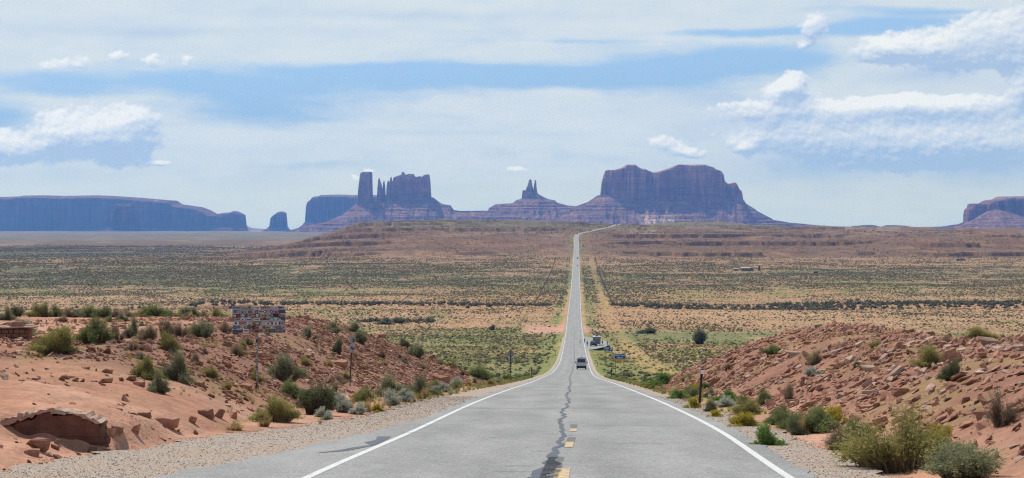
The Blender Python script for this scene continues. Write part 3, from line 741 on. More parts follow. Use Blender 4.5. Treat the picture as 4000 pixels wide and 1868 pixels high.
# ------------------------------------------------------------------ buttes and mesas
def zc(c0, sx_, sy_, pts): return [(c0[0] + x / sx_, c0[1] + y / sy_) for x, y in pts]
def butte(name, label, D, blocks, rim, half=25, step=4.5, dmax=640, slope=.62, strata=30, seed=0, tint=(1, 1, 1), xpad=(0, 0), cliff=(.27, .125, .095), talus=(.215, .125, .108), capc=(.36, .25, .205), patch=None, toe=110):
    """blocks: cliff blocks (profile, half depth, depth shift, width softness, cap drop); rim: crest line of the talus under them, all as seen from the road at distance D"""
    k = D / F
    wx = lambda p: (p - PX) * k
    wz = lambda p: (PY - p) * k
    rx = np.array([wx(p[0]) for p in rim]); rz_ = np.array([wz(p[1]) for p in rim])
    x = np.arange(rx.min() - xpad[0], rx.max() + xpad[1], step)
    y = np.arange(-dmax, dmax * .7, step * 1.15)
    X, Y = np.meshgrid(x, y)
    BASE = -95.0
    # where the cliff blocks stand
    inside = np.full(X.shape, -1e9); ztop = np.full(X.shape, -1e9)
    halfd = np.full(x.shape, float(half)); sh = np.zeros(x.shape)
    fl = (fbm(X / 34, Y / 34, 4, seed + 1) - .5) * 50 + (fbm(X / 9, Y / 9, 3, seed + 2) - .5) * 12 + (fbm(X / 100, Y / 100, 2, seed + 7) - .5) * 84
    blk = []
    for (prof, hd, dy, fsc) in blocks:
        bx = np.array([wx(p[0]) for p in prof]); bz = np.array([wz(p[1]) for p in prof])
        xc_, hw = (bx[0] + bx[-1]) / 2, (bx[-1] - bx[0]) / 2
        u = np.clip(np.abs(X - xc_) / hw, 0, 1)
        yd = hd * (1 - u ** 5) ** .3
        d = np.minimum(np.minimum(yd - np.abs(Y - dy), hw - np.abs(X - xc_) + 3), 60) + fl * fsc * np.where(np.abs(Y - dy) > hd * .35, 1, .12)
        d = np.where(np.abs(X - xc_) > hw, -20, d)
        zt = np.interp(X, bx, bz) - .10 * np.maximum(0, np.abs(Y - dy) - hd * .3) * min(1, hd / 80)
        blk.append((d, zt))
        m = np.abs(x - xc_) < hw
        halfd[m] = np.maximum(halfd[m], hd * .9); sh[m] = dy
    ksm = np.ones(9) / 9
    halfd = np.convolve(np.pad(halfd, 4, mode='edge'), ksm, 'valid')
    R0 = np.interp(X, rx, rz_)
    gully = fbm(X / 42, Y / 260, 4, seed + 3) - .5
    out = np.maximum(0, np.abs(Y - sh[None, :]) - halfd[None, :])
    drop = slope * np.minimum(out, 2.4 * toe) + .36 * np.maximum(0, out - 2.4 * toe)
    zt_ = R0 - drop * (1 + .75 * gully * ss(out, 5, 120)) + (fbm(X / 13, Y / 13, 4, seed + 4) - .5) * 7 * ss(out, 0, 40)
    zq = zt_ + 400 + 9 * (fbm(X / 110, Y / 110, 4, seed + 5) - .5) + 9 * np.sin(zt_ / 17.0) + 6 * np.sin(zt_ / 41.0 + 1)
    led = zt_ + (terrace(zq, strata, .10, .55) - zq) * (.25 + .75 * ss(fbm(X / 150, zt_ / 14, 3, seed + 6), .38, .58))
    zt_ = np.where(out > 2, zt_ * .25 + led * .75, zt_)
    Z = zt_.copy(); isc = np.zeros(X.shape)
    for d, zt in blk:
        f = ss(d, -3, 1.5) * .80 + .20 * ss(d, 1, 17)
        zz_ = zt_ + (zt - zt_) * f
        up = (zz_ > Z) & (d > -3)
        Z = np.where(up, zz_, Z); isc = np.where(up, np.clip(f * 1.6, 0, 1), isc)
    Z = np.maximum(Z, BASE)
    # rock colours by layer
    c = np.zeros(X.shape + (3,)) + C3(*talus)
    c = mixc(c, (.165, .092, .083), ss(fbm(X / 300, Z / 9, 3, seed + 8), .48, .64) * .6)
    c = mixc(c, (.27, .18, .155), ss(fbm(X / 30, Y / 60, 4, seed + 9), .56, .7) * .7)
    cc = mixc(np.zeros(X.shape + (3,)) + C3(*cliff), (.19, .085, .07), ss(fbm(X / 26, Z / 160, 4, seed + 10), .45, .65) * .8)
    cc = mixc(cc, (.44, .27, .20), ss(fbm(X / 28, Z / 55, 4, seed + 11), .60, .70) * .7)
    c = c * (1 - isc[..., None]) + cc * isc[..., None]
    zmax = Z.max()
    capw = isc * ss(Z, zmax * .86, zmax * .93) * (fbm(X / 500, Z / 5, 2, seed + 12) > .42)
    c = mixc(c, capc, capw * .8)
    if patch:
        px0, px1, py0, py1 = patch
        pw = ss(Z, wz(py1) - 30, wz(py1)) * (1 - ss(Z, wz(py0) - 6, wz(py0) + 4)) * ss(X, wx(px0), wx(px0 + 40)) * (1 - ss(X, wx(px1 - 40), wx(px1))) * (Y < 0)
        pc = mixc(np.zeros(X.shape + (3,)) + C3(.50, .37, .30), (.10, .10, .08), ss(vn(X / 9, Y / 9, seed + 13), .70, .8))
        c = c * (1 - pw[..., None]) + pc * pw[..., None]
    nr_, nc_ = X.shape
    k_ = (np.arange(nr_ - 1)[:, None] * nc_ + np.arange(nc_ - 1)[None, :]).ravel()
    me = newmesh(name, np.stack([X, Y, Z], -1).reshape(-1, 3), np.stack([k_, k_ + 1, k_ + nc_ + 1, k_ + nc_], 1), False)
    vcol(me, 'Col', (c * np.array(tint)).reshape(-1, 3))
    o = obj(name, me, M_butte, None, (0, D, 0))
    return tag(o, label, 'butte', kind='structure')
Z5 = lambda p: zc((1050, 600), 2.24, 2.24, p)
Z6 = lambda p: zc((2100, 600), 2.342, 2.342, p)
Z7 = lambda p: zc((0, 700), 2.147, 2.147, p)
Z8 = lambda p: zc((2900, 700), 2.187, 2.187, p)
tower = Z5([(776, 400), (785, 300), (800, 190), (806, 168), (835, 160), (905, 160), (914, 178), (914, 260), (908, 300), (909, 400)])
spire1 = Z5([(946, 400), (948, 300), (956, 212), (968, 208), (976, 240), (990, 262), (994, 300)])
spire2 = Z5([(994, 320), (999, 235), (1007, 220), (1016, 228), (1022, 300)])
spire3 = Z5([(1028, 330), (1032, 248), (1044, 233), (1056, 240), (1064, 300)])
spire4 = Z5([(1056, 260), (1062, 205), (1067, 194), (1076, 205), (1086, 245), (1092, 300)])
mainb = Z5([(1086, 240), (1092, 208), (1130, 195), (1150, 188), (1163, 184), (1166, 158), (1182, 162), (1188, 180), (1210, 186), (1216, 177), (1268, 178), (1276, 200), (1300, 206), (1306, 199), (1336, 200), (1345, 206), (1352, 192), (1370, 185), (1400, 180), (1412, 205), (1420, 330)])
rimC = Z5([(60, 700), (210, 668), (330, 628), (480, 606), (560, 575), (640, 538), (740, 462), (770, 440), (1420, 385), (1440, 385), (1490, 425), (1520, 442), (1590, 453), (1618, 495), (1680, 503), (1900, 500), (1985, 512), (2300, 540), (2500, 560)])
butte('butte', 'tall castle-shaped butte of cliffs with a broad tower and thin spires', 13000, [(tower, 46, 0, .5), (spire1, 16, 10, .12), (spire2, 12, -10, .1), (spire3, 18, 0, .12), (spire4, 16, -14, .12), (mainb, 62, 8, .75)], rimC, seed=300, slope=.58)
throne = Z5([(2213, 400), (2217, 325), (2222, 318), (2248, 320), (2254, 300), (2264, 280), (2274, 235), (2288, 222), (2298, 232), (2306, 275), (2316, 290)])
throne2 = Z5([(2314, 330), (2320, 270), (2327, 222), (2339, 224), (2344, 300), (2352, 350)])
rimK = Z5([(1700, 560), (1850, 530), (1915, 505), (1926, 478), (1985, 443), (2135, 435), (2165, 408), (2210, 395), (2350, 352), (2372, 362), (2440, 398), (2508, 410)]) + Z6([(75, 428), (160, 430), (175, 448), (270, 475), (350, 482), (450, 500), (600, 540)])
butte('butte', 'small two-pronged rock spire on a wide stepped base', 13250, [(throne, 20, 0, .16), (throne2, 13, 5, .1)], rimK, seed=340, half=18, slope=.5, strata=26)
brig = Z6([(578, 385), (584, 290), (592, 245), (606, 200), (620, 158), (640, 151), (700, 149), (765, 132), (800, 112), (815, 101), (897, 103), (905, 115), (940, 135), (990, 143), (1000, 153), (1050, 170), (1110, 165), (1150, 150), (1250, 115), (1285, 101), (1400, 103), (1530, 101), (1545, 108), (1605, 126), (1620, 142), (1672, 160), (1690, 185), (1697, 205), (1703, 245), (1722, 268), (1745, 277), (1772, 270), (1806, 264), (1820, 290), (1832, 315), (1846, 342), (1856, 332), (1864, 335), (1872, 380), (1876, 430)])
rimB = Z6([(60, 640), (200, 585), (330, 500), (350, 482), (470, 440), (475, 432), (522, 402), (545, 385), (580, 380), (1876, 425), (1905, 460), (1990, 512), (1996, 522), (2140, 597), (2150, 607), (2300, 632), (2420, 642), (2576, 658), (2900, 700)])
butte('butte', 'largest flat-topped butte with two low domes and dark shaded cliffs', 12700, [(brig, 120, 10, 1.0)], rimB, seed=380, slope=.60, patch=(2470, 2645, 842, 872), dmax=760)
mesa2 = Z5([(334, 600), (338, 440), (350, 425), (398, 385), (400, 378), (450, 372), (462, 364), (620, 360), (780, 365), (945, 364), (1200, 366)])
rimM = Z5([(180, 700), (250, 660), (320, 605), (336, 595), (1200, 600), (1260, 700)])
butte('butte', 'blue distant mesa behind the castle-shaped butte', 17200, [(mesa2, 330, 0, 1.0)], rimM, seed=420, tint=(.42, .42, .45), step=9, dmax=900, slope=.6)  # tint darkens the rock: cloud shadow over the far mesas put into colour
small = Z7([(2258, 400), (2268, 385), (2274, 322), (2300, 300), (2340, 274), (2365, 270), (2396, 280), (2401, 300), (2406, 392)])
rimS = Z7([(2180, 440), (2225, 425), (2262, 398), (2410, 398), (2425, 420), (2450, 440), (2480, 446)])
butte('butte', 'small isolated blue butte standing alone on the plain', 17800, [(small, 90, 0, .6)], rimS, seed=440, tint=(.42, .42, .45), step=6, dmax=500, slope=.6)  # same cloud-shadow darkening in the tint
mesa = Z7([(-900, 150), (-300, 146), (0, 147), (130, 141), (150, 135), (350, 133), (500, 138), (760, 133), (900, 137), (1100, 150), (1300, 168), (1420, 177), (1432, 192), (1452, 206), (1640, 233), (1700, 256), (1760, 288), (1800, 292), (1850, 281), (1900, 279), (1925, 269), (1940, 267), (1985, 290), (2008, 302), (2014, 410)])
rimL = Z7([(-950, 400), (-800, 380), (0, 385), (1000, 390), (1980, 405), (2018, 408), (2040, 422), (2100, 438), (2180, 446)])
butte('butte', 'long blue mesa stretching away along the left horizon', 17000, [(mesa, 420, 300, 1.0)], rimL, seed=460, tint=(.42, .42, .45), step=11, dmax=1300, slope=.55)  # tint carries the cloud shadow lying on this mesa
inner = Z7([(915, 330), (925, 300), (940, 285), (955, 290), (975, 218), (990, 212), (1060, 216), (1128, 213), (1140, 290), (1150, 380)])
rimI = Z7([(820, 440), (880, 415), (912, 395), (1152, 392), (1190, 415), (1260, 440)])
butte('butte', 'darker stump of rock in front of the long blue mesa', 15300, [(inner, 90, 0, .7)], rimI, seed=480, tint=(.42, .42, .45), step=6, dmax=420, slope=.6)  # tint again holds painted cloud shadow
rbt = Z8([(1942, 360), (1946, 285), (1958, 255), (1990, 236), (1996, 208), (2100, 204), (2112, 186), (2122, 180), (2218, 166), (2230, 148), (2410, 145), (2900, 150), (3400, 160), (3800, 220)])
rimR = Z8([(500, 420), (700, 402), (930, 406), (945, 400), (1000, 397), (1040, 392), (1110, 391), (1170, 405), (1190, 407), (1230, 394), (1290, 392), (1400, 399), (1440, 407), (1560, 411), (1700, 405), (1860, 383), (1868, 373), (1940, 370), (3800, 380), (4000, 430)])
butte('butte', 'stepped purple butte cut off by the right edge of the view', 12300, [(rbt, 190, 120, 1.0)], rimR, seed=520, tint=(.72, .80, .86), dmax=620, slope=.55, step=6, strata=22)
rspur = Z8([(1985, 352), (2000, 335), (2100, 276), (2200, 258), (2215, 268), (2310, 292), (2330, 312), (2500, 330)])
o_ = Z8([(1800, 420), (1880, 392), (1960, 356), (2000, 335), (2100, 276), (2180, 258), (2215, 270), (2310, 292), (2420, 330), (2700, 400)])
butte('butte', 'low stepped spur in front of the right purple butte', 11900, [], o_, seed=540, half=30, dmax=380, slope=.5, strata=17, step=5)
far_h = Z7([(1880, 432), (1960, 395), (2015, 378), (2050, 385), (2110, 412), (2250, 420), (2400, 422), (2600, 425), (2700, 445)])
butte('butte', 'faint pale hill on the horizon beyond the small blue butte', 23500, [], far_h, seed=560, half=120, dmax=1500, slope=.2, step=40, strata=80, toe=900)
# ------------------------------------------------------------------ materials of built things
M_post = mat('dark_steel', (.075, .065, .058), .7, .3, fn=speckle(.35, 5))
M_rust = mat('rusty_steel', (.13, .085, .06), .8, .2, fn=speckle(.4, 5))
M_alu = mat('sign_back_aluminium', (.36, .365, .38), .6, .0, fn=speckle(.2, 6))
M_signback = mat('weathered_sign_back', (.27, .25, .25), .6, .2, fn=speckle(.2, 4))
M_blue = mat('blue_sign_face', (.012, .06, .30), .45, fn=speckle(.12, 3))
M_signwhite = mat('white_sign_paint', (.78, .80, .82), .45, fn=speckle(.05, 6))
M_signyellow = mat('yellow_sign_face', (.72, .40, .03), .45, fn=speckle(.1, 4))
M_wornmark = mat('worn_dark_mark', (.05, .04, .02), .6, fn=speckle(.8, 14))
M_black = mat('black_paint', (.012, .012, .014), .45, fn=speckle(.3, 6))
M_plastic = mat('black_plastic', (.022, .022, .024), .6, fn=speckle(.3, 6))
M_rubber = mat('tyre_rubber', (.018, .018, .018), .85, fn=speckle(.3, 10))
M_glass = mat('dark_window_glass', (.010, .014, .018), .08, spec=.7, fn=speckle(.2, 2))
M_glass_light = mat('sky_reflecting_glass', (.14, .20, .26), .06, spec=.8, fn=speckle(.2, 2))  # pale blue base paints in the sky's reflection on the windscreen
M_vanwhite = mat('white_van_paint', (.52, .54, .57), .3, spec=.5, fn=speckle(.05, 2))
M_redlamp = mat('red_lamp_plastic', (.50, .05, .035), .3, fn=speckle(.15, 20))
M_chrome = mat('rim_metal', (.45, .45, .46), .35, .8, fn=speckle(.15, 10))
M_suv = mat('black_car_paint', (.012, .014, .020), .22, spec=.6, fn=speckle(.2, 2))
M_camper = mat('grey_camper_skin', (.16, .16, .155), .5, fn=speckle(.2, 3))
M_camperroof = mat('white_camper_roof', (.74, .73, .70), .5, fn=speckle(.08, 3))
M_silvercar = mat('silver_car_paint', (.50, .53, .56), .3, .3, fn=speckle(.06, 2))
M_plate = mat('licence_plate', (.55, .50, .40), .5, fn=speckle(.1, 30))
M_skin = mat('skin', (.42, .25, .17), .6, fn=speckle(.1, 12))
M_wallstone = mat('wall_stone', rough=.95, spec=.1, fn=m_rock((.27, .125, .085), (.36, .19, .13), (.18, .085, .065)))
M_wood = mat('weathered_wood', (.17, .14, .115), .9, fn=speckle(.3, 4))
M_tin = mat('pale_roof_sheet', (.42, .39, .33), .7, fn=speckle(.2, 1.5))
M_stucco = mat('grey_brown_wall', (.22, .18, .15), .9, fn=speckle(.2, 1.5))

# ------------------------------------------------------------------ sign covered in stickers (seen from behind)
x, y, z = ray(1002, 1537)
y = 66.0; x = (1004 - PX) * y / F; z = float(T(x, y))
k = y / F
sg = thing('sticker_sign', (x, y, z), 'large sign seen from behind, covered in stickers, on a sticker-covered post', 'sign', .03)
w_, h_ = 207 * k, 105 * k
top = (870 - 1196) * k - z
mb = MB(); mb.box((.06, .035, top - h_ / 2), (w_, .006, h_)); pnl = mb.build('sign_panel', M_alu, sg)
mb = MB()
for zz_ in (top - .12 * h_, top - .55 * h_ ): mb.box((.06, .015, zz_), (w_ * .94, .034, .05))
mb.build('brace', M_alu, sg)
mb = MB(); mb.box((0, -.03, (top - .1) / 2 - .2), (.075, .05, top + .3)); pst = mb.build('post', M_signback, sg)
mb = MB(); mb.box((0, -.03, .06), (.14, .11, .16)); mb.build('post_sleeve', M_rust, sg)
SC = [(.70, .70, .70), (.02, .02, .025), (.02, .02, .025), (.34, .07, .055), (.72, .72, .70), (.06, .10, .26), (.50, .37, .08), (.30, .30, .32), (.16, .09, .05), (.08, .22, .26), (.60, .60, .62), (.32, .16, .22), (.45, .23, .10), (.10, .10, .11)]
SM = [mat(f'sticker_{n_}', c_, .5, fn=speckle(.15, 25)) for c_, n_ in zip(SC, 'white black dark red cream blue yellow grey brown teal pale plum orange charcoal'.split())]
rs = random.Random(12)
def sticker(px_, pz_, yb, w, h, shape, mi, mj, parent):
    mb = MB(); yy = yb
    def disc(r0, r1, y_, i, n=14):
        mb.mi = i; mb.poly([(px_ + r0 * math.cos(t), y_, pz_ + r1 * math.sin(t)) for t in np.linspace(0, 2 * math.pi, n, endpoint=False)][::-1])
    def rect(a, b, y_, i, dx=0, dz=0):
        mb.mi = i; mb.poly([(px_ + dx - a, y_, pz_ + dz - b), (px_ + dx + a, y_, pz_ + dz - b), (px_ + dx + a, y_, pz_ + dz + b), (px_ + dx - a, y_, pz_ + dz + b)])
    if shape == 0: disc(w / 2, h / 2, yy, 0); disc(w * .32, h * .32, yy - .0006, 1); rect(w * .2, h * .07, yy - .0012, 0)
    elif shape == 1: rect(w / 2, h / 2, yy, 0); rect(w * .40, h * .16, yy - .0006, 1, 0, h * .08); rect(w * .3, h * .06, yy - .0006, 1, 0, -h * .24)
    elif shape == 2: mb.mi = 0; mb.poly([(px_, yy, pz_ - h / 2), (px_ + w / 2, yy, pz_), (px_, yy, pz_ + h / 2), (px_ - w / 2, yy, pz_)]); disc(w * .18, h * .18, yy - .0006, 1)
    else: rect(w / 2, h / 2, yy, 0); disc(w * .22, h * .36, yy - .0006, 1)
    return mb.build('sticker', [SM[mi], SM[mj]], parent)
cells = []
nx, nz_ = 14, 7
for r_ in range(nz_):
    for c_ in range(nx):
        cells.append((c_, r_))
rs.shuffle(cells)
for i, (c_, r_) in enumerate(cells[:98]):
    px_ = .06 + (-.5 + (c_ + .5) / nx) * w_ * .97 + rs.uniform(-.02, .02); pz_ = top - (r_ + .5) / nz_ * h_ + rs.uniform(-.015, .015)
    if r_ < 2 and c_ > 7 and rs.random() < .4: continue
    shp = rs.choice([0, 0, 1, 1, 1, 3, 2]); big = rs.choice([.12, .14, .16, .10])
    w, h = (big, big) if shp in (0, 2) else (big * rs.uniform(1.1, 1.7), big * rs.uniform(.6, .9))
    px_ = min(max(px_, .06 - w_ / 2 + w / 2 + .01), .06 + w_ / 2 - w / 2 - .01); pz_ = min(max(pz_, top - h_ + h / 2 + .01), top - h / 2 - .01)
    mi = rs.choice([0, 0, 0, 4, 10, 10, 1, 1, 1, 2, 2, 2, 13, 7, 7, 13, 7, 3, 5, 6, 8, 9, 11, 12]); mj = rs.choice([m_ for m_ in range(len(SM)) if m_ != mi])
    if mi in (0, 4, 10, 7): mj = rs.choice([1, 2, 3, 5, 13])
    sticker(px_, pz_, (.031 if abs(px_) > .05 else -.056) - .00012 * i, w, h, shp, mi, mj, pnl)
for i in range(15):
    mi = rs.randrange(len(SM)); sticker(rs.uniform(-.008, .008), .16 + i * (top - h_ - .2) / 15 + rs.uniform(0, .03), -.0565 - .0001 * i, .062, rs.uniform(.05, .11), rs.choice([0, 1, 3]), mi, (mi + 1) % len(SM), pst)
# small marker sign on a leaning post
y = 95.0; x = (1367 - PX) * y / F; z = float(T(x, y)); k = y / F
sg = thing('marker_sign', (x, y, z), 'narrow grey sign back with a few stickers on a leaning dark post', 'sign')
lean = Matrix.Rotation(.045, 3, 'Y')
hh = (1545 - 1352) * k
mb = MB(); mb.box(lean @ Vector((0, 0, hh * .5 - .1)), (.055, .04, hh + .1), lean); mb.build('post', M_post, sg)
mb = MB(); mb.box(lean @ Vector((0, -.026, hh - .37)), (.29, .008, .78), lean); p_ = mb.build('sign_panel', M_alu, sg, bevel=.003)
for dx, dz, w, h, i in ((.08, .20, .10, .18, 1), (-.10, .04, .08, .09, 13), (.0, -.12, .11, .08, 11), (.03, -.19, .14, .05, 2), (.09, -.25, .10, .06, 3), (.07, .34, .10, .05, 7)):
    q = lean @ Vector((dx, 0, hh - .37 + dz)); sticker(q.x, q.z, -.0325, w, h, 1, i, 1 if i != 1 else 13, p_)

# ------------------------------------------------------------------ delineators
def delineator(px, d, h_, label, lean_=0.0, s_off=None, white=True):
    x = (px - PX) * d / F; z = float(T(x, d))
    t = thing('roadside_post', (x, d, z), label, 'marker post', 0, 'thin dark marker posts along the road edges')
    Rm = Matrix.Rotation(lean_, 3, 'Y')
    mb = MB(); mb.box(Rm @ Vector((0, 0, h_ / 2 - .15)), (.085, .035, h_ + .3), Rm); mb.box(Rm @ Vector((-.032, -.03, h_ / 2 - .15)), (.02, .03, h_ + .29), Rm); mb.box(Rm @ Vector((.032, -.03, h_ / 2 - .15)), (.02, .03, h_ + .29), Rm)
    mb.build('post', M_post, t)
    if white:
        mb = MB(); mb.box(Rm @ Vector((.01, -.055, h_ - .10)), (.10, .012, .13), Rm); mb.build('reflector', M_signwhite, t)
delineator(2731, 66, 1.32, 'nearest dark roadside post with a white reflector, before the right rubble', .075)
delineator(2389, 240, 1.25, 'dark roadside post below the two-legged blue sign, right road edge', 0, white=False)
delineator(2334, 418, 1.1, 'dark roadside post right of the white van', 0, white=False)
delineator(2312.6, 560, 1.2, 'dark roadside post just before the camper pull-out', 0, white=False)
delineator(2307.7, 592, 1.2, 'dark roadside post at the mouth of the camper pull-out', 0, white=False)
delineator(2075, 238, 1.4, 'dark roadside post right of the diamond sign, left road edge', .02, white=False)
delineator(2144.8, 430, 1.15, 'short dark roadside post left of the white van across the road', 0, white=False)
delineator(2169.7, 545, 1.6, 'dark roadside post on the left edge level with the blue arrow sign', 0, white=False)
delineator(2190.5, 690, 1.4, 'dark roadside post on the left edge before the pink turn-out', 0, white=False)

# ------------------------------------------------------------------ diamond sign (back)
d = 215; x = (1994.8 - PX) * d / F; z = float(T(x, d)); k = d / F
t = thing('diamond_sign', (x, d, z), 'diamond-shaped sign seen from behind with a small plate below it', 'sign')
hh = -(1365 - PY) * k - z
mb = MB(); mb.box((0, -.03, hh / 2 - .2), (.07, .05, hh + .4)); mb.build('post', M_post, t)
cz = hh - .52; r_ = .50
mb = MB(); mb.box((0, .005, cz), (.74, .006, .74), Matrix.Rotation(rad(45), 3, 'Y')); mb.build('diamond_panel', M_signback, t)
mb = MB(); mb.box((0, .005, hh - 1.24), (.60, .006, .44)); mb.build('plate', M_signback, t)
mb = MB(); mb.box((0, -.002, hh - 1.14), (.50, .008, .05)); mb.box((0, -.002, hh - 1.34), (.50, .008, .05)); mb.build('plate_brace', M_alu, t)

# ------------------------------------------------------------------ blue scenic-view signs
def text(body, size, m, parent, loc, extr=.002):
    c = bpy.data.curves.new('lettering', 'FONT'); c.body = body; c.size = size; c.extrude = extr; c.align_x = 'CENTER'; c.align_y = 'CENTER'; c.offset = .008; c.space_character = 1.12
    c.materials.append(m); tmp = bpy.data.objects.new('tmp', c); COL.objects.link(tmp); dg = bpy.context.evaluated_depsgraph_get(); me = bpy.data.meshes.new_from_object(tmp.evaluated_get(dg)); bpy.data.objects.remove(tmp)
    me.name = 'lettering'; o = obj('lettering', me, m, parent, loc); o.rotation_euler = (rad(90), 0, 0); return o
def blue_sign(px0, px1, py_top, py_mid, py_bot, feet, d, label, lines, arrow=False):
    k = d / F; xc_ = ((px0 + px1) / 2 - PX) * k; w = (px1 - px0) * k
    z = float(T(xc_, d)); zt, zm, zb = [-(p - PY) * k - z for p in (py_top, py_mid, py_bot)]
    t = thing('scenic_view_sign', (xc_, d, z), label, 'sign')
    for f in feet:
        fx = (f - PX) * k - xc_; fz = float(T(xc_ + fx, d)) - z
        mb = MB(); mb.box((fx, .05, (zt + fz) / 2 - .2), (.075, .075, zt - fz + .4)); mb.build('post', M_post, t)
    mb = MB(); mb.box((0, 0, (zt + zm) / 2), (w, .012, zt - zm)); brd = mb.build('border', M_signwhite, t)
    mb = MB(); mb.box((0, -.006, (zt + zm) / 2), (w - .09, .012, zt - zm - .09)); mb.build('blue_panel', M_blue, t)
    mb = MB(); mb.box((0, 0, (zm + zb) / 2 - .01), (w * .99, .012, zm - zb - .03)); yp = mb.build('yellow_panel', M_signyellow, t)
    for body, sz, dx, dz in lines: text(body, sz, M_signwhite, t, (dx * w, -.0145, (zt + zm) / 2 + dz * (zt - zm)))
    mb = MB(); mb.box((0, -.0075, (zm + zb) / 2 + .03), (w * .80, .004, (zm - zb) * .10)); mb.build('worn_mark', M_wornmark, t)
    if arrow:
        mb = MB(); cx_, cz_ = w * .28, (zt + zm) / 2; h_ = (zt - zm) * .30
        mb.box((cx_ - .02, -.0145, cz_ - .02), (h_ * 1.9, .005, h_ * .42), Matrix.Rotation(-rad(45), 3, 'Y'))
        mb.build('arrow', M_signwhite, t)
        mb = MB(); a_ = h_ * .95
        mb.poly([(cx_ + a_, -.0185, cz_ + a_), (cx_ - a_ * .35, -.0185, cz_ + a_ * .95), (cx_ + a_ * .95, -.0185, cz_ - a_ * .35)]); mb.build('arrow_head', M_signwhite, t)
blue_sign(2399, 2444, 1382.5, 1402.6, 1410, (2404, 2437), 350, 'two-legged blue sign reading SCENIC VIEW 1000 FT with yellow strip', [('SCENIC VIEW', .30, 0, .20), ('1000', .30, -.12, -.22), ('FT', .30, .16, -.22)])
blue_sign(2359, 2394, 1357.2, 1372.6, 1379, (2363, 2390), 470, 'farther blue sign reading SCENIC VIEW with a slanting white arrow', [('SCENIC', .30, -.17, .20), ('VIEW', .30, -.17, -.22)], True)
# other sign backs down the road
def back_sign(px, py_foot, d, wpx, hpx, label, round_=False):
    k = d / F; x = (px - PX) * k; z = float(T(x, d)); w, h_ = wpx * k, hpx * k
    t = thing('road_sign', (x, d, z), label, 'sign')
    H = max(1.5, -(py_foot - PY) * k - z + h_)
    for sx_ in ((-.3, .3) if w > 1.6 else (0,)):
        mb = MB(); mb.box((sx_ * w, -.05, H / 2 - .2), (.09, .09, H + .3)); mb.build('post', M_post, t)
    mb = MB()
    if round_: mb.tube((0, -.005, H - h_ / 2), (0, .01, H - h_ / 2), w / 2, w / 2, 16)
    else: mb.box((0, 0, H - h_ / 2), (w, .012, h_))
    mb.build('sign_panel', M_silvercar if round_ else M_signback, t)
back_sign(2315, 1293, 832, 9, 9, 'pale round sign seen from behind, before the green meadow', True)
back_sign(2193, 1168, 1330, 13, 9, 'grey sign back on two posts beside the left side track, farther one')
back_sign(2187, 1192, 1180, 11, 8, 'grey sign back left of the road, the middle one of three')
back_sign(2178, 1232, 990, 10, 7, 'grey sign back left of the road above the pink turn-out')

# ------------------------------------------------------------------ vehicles
def wheel(parent, x, y, r, w):
    mb = MB(); mb.tube((x - w / 2, y, r), (x + w / 2, y, r), r, r, 20); wl = mb.build('wheel', M_rubber, parent, bevel=.012)
    sgn = 1 if x > 0 else -1
    mb = MB(); mb.tube((x + sgn * (w / 2 - .01), y, r), (x + sgn * (w / 2 + .012), y, r), r * .62, r * .55, 16); mb.build('rim', M_chrome, wl)
def road_loc(d, s_): return (float(XC(d)) + s_, d, float(ZR(d)))
def heading(d, back=False):
    a = math.atan2(float(XC(d + 3) - XC(d - 3)), 6.0); return -a + (math.pi if back else 0)
def pitch(d): return math.atan2(float(ZR(d + 3) - ZR(d - 3)), 6.0)
# white passenger van driving away
d = 390; t = thing('passenger_van', road_loc(d, 1.72), 'white high-roof passenger van driving away in the right lane', 'van', heading(d)); t.rotation_euler.x = pitch(d)
W = 1.02; L0, L1 = -2.9, 2.9
ti = lambda z: 0.0 if z < 1.15 else (z - 1.15) * .115
mb = MB(); mb.prism([(L0, .42), (L0, 1.2), (L0 + .05, 1.9), (L0 + .14, 2.42), (L0 + .35, 2.54), (1.2, 2.50), (1.7, 2.30), (2.25, 1.55), (2.85, 1.15), (L1, .80), (L1, .40)], -W, W, ti); mb.build('body', M_vanwhite, t, bevel=.05, smooth=False)
mb = MB(); mb.box((0, L0 + .045, 1.72), (1.60, .12, .70), taper_x=.95); mb.build('rear_window', M_glass, t, bevel=.02)
mb = MB(); mb.box((0, L0 - .035, .52), (2.02, .16, .36)); mb.build('bumper', M_plastic, t, bevel=.03)
mb = MB(); mb.box((0, L0 + .10, .32), (1.7, .3, .16)); mb.build('underside', M_plastic, t)
for s_ in (-1, 1):
    mb = MB(); mb.box((s_ * .93, L0 - .005, 1.15), (.13, .06, .46)); mb.build('tail_lamp', M_redlamp, t, bevel=.015)
    mb = MB(); mb.box((s_ * 1.19, 1.75, 1.38), (.18, .14, .30)); mb.box((s_ * 1.06, 1.78, 1.3), (.14, .05, .06)); mb.build('mirror', M_plastic, t, bevel=.01)
    mb = MB(); mb.box((s_ * .972, .2, 1.78), (.03, 3.9, .58)); mb.build('side_window', M_glass, t)
    for y_ in (-1.75, 1.85): wheel(t, s_ * .87, y_, .35, .24)
mb = MB(); mb.box((.25, L0 - .006, .93), (.36, .03, .16)); mb.build('licence_plate', M_plate, t)
mb = MB(); mb.box((0, L0 + .16, 2.49), (.42, .10, .05)); mb.build('brake_lamp', M_redlamp, t)
mb = MB(); mb.box((0, L0 - .004, 1.2), (.012, .02, 1.6)); mb.build('door_seam', M_plastic, t)
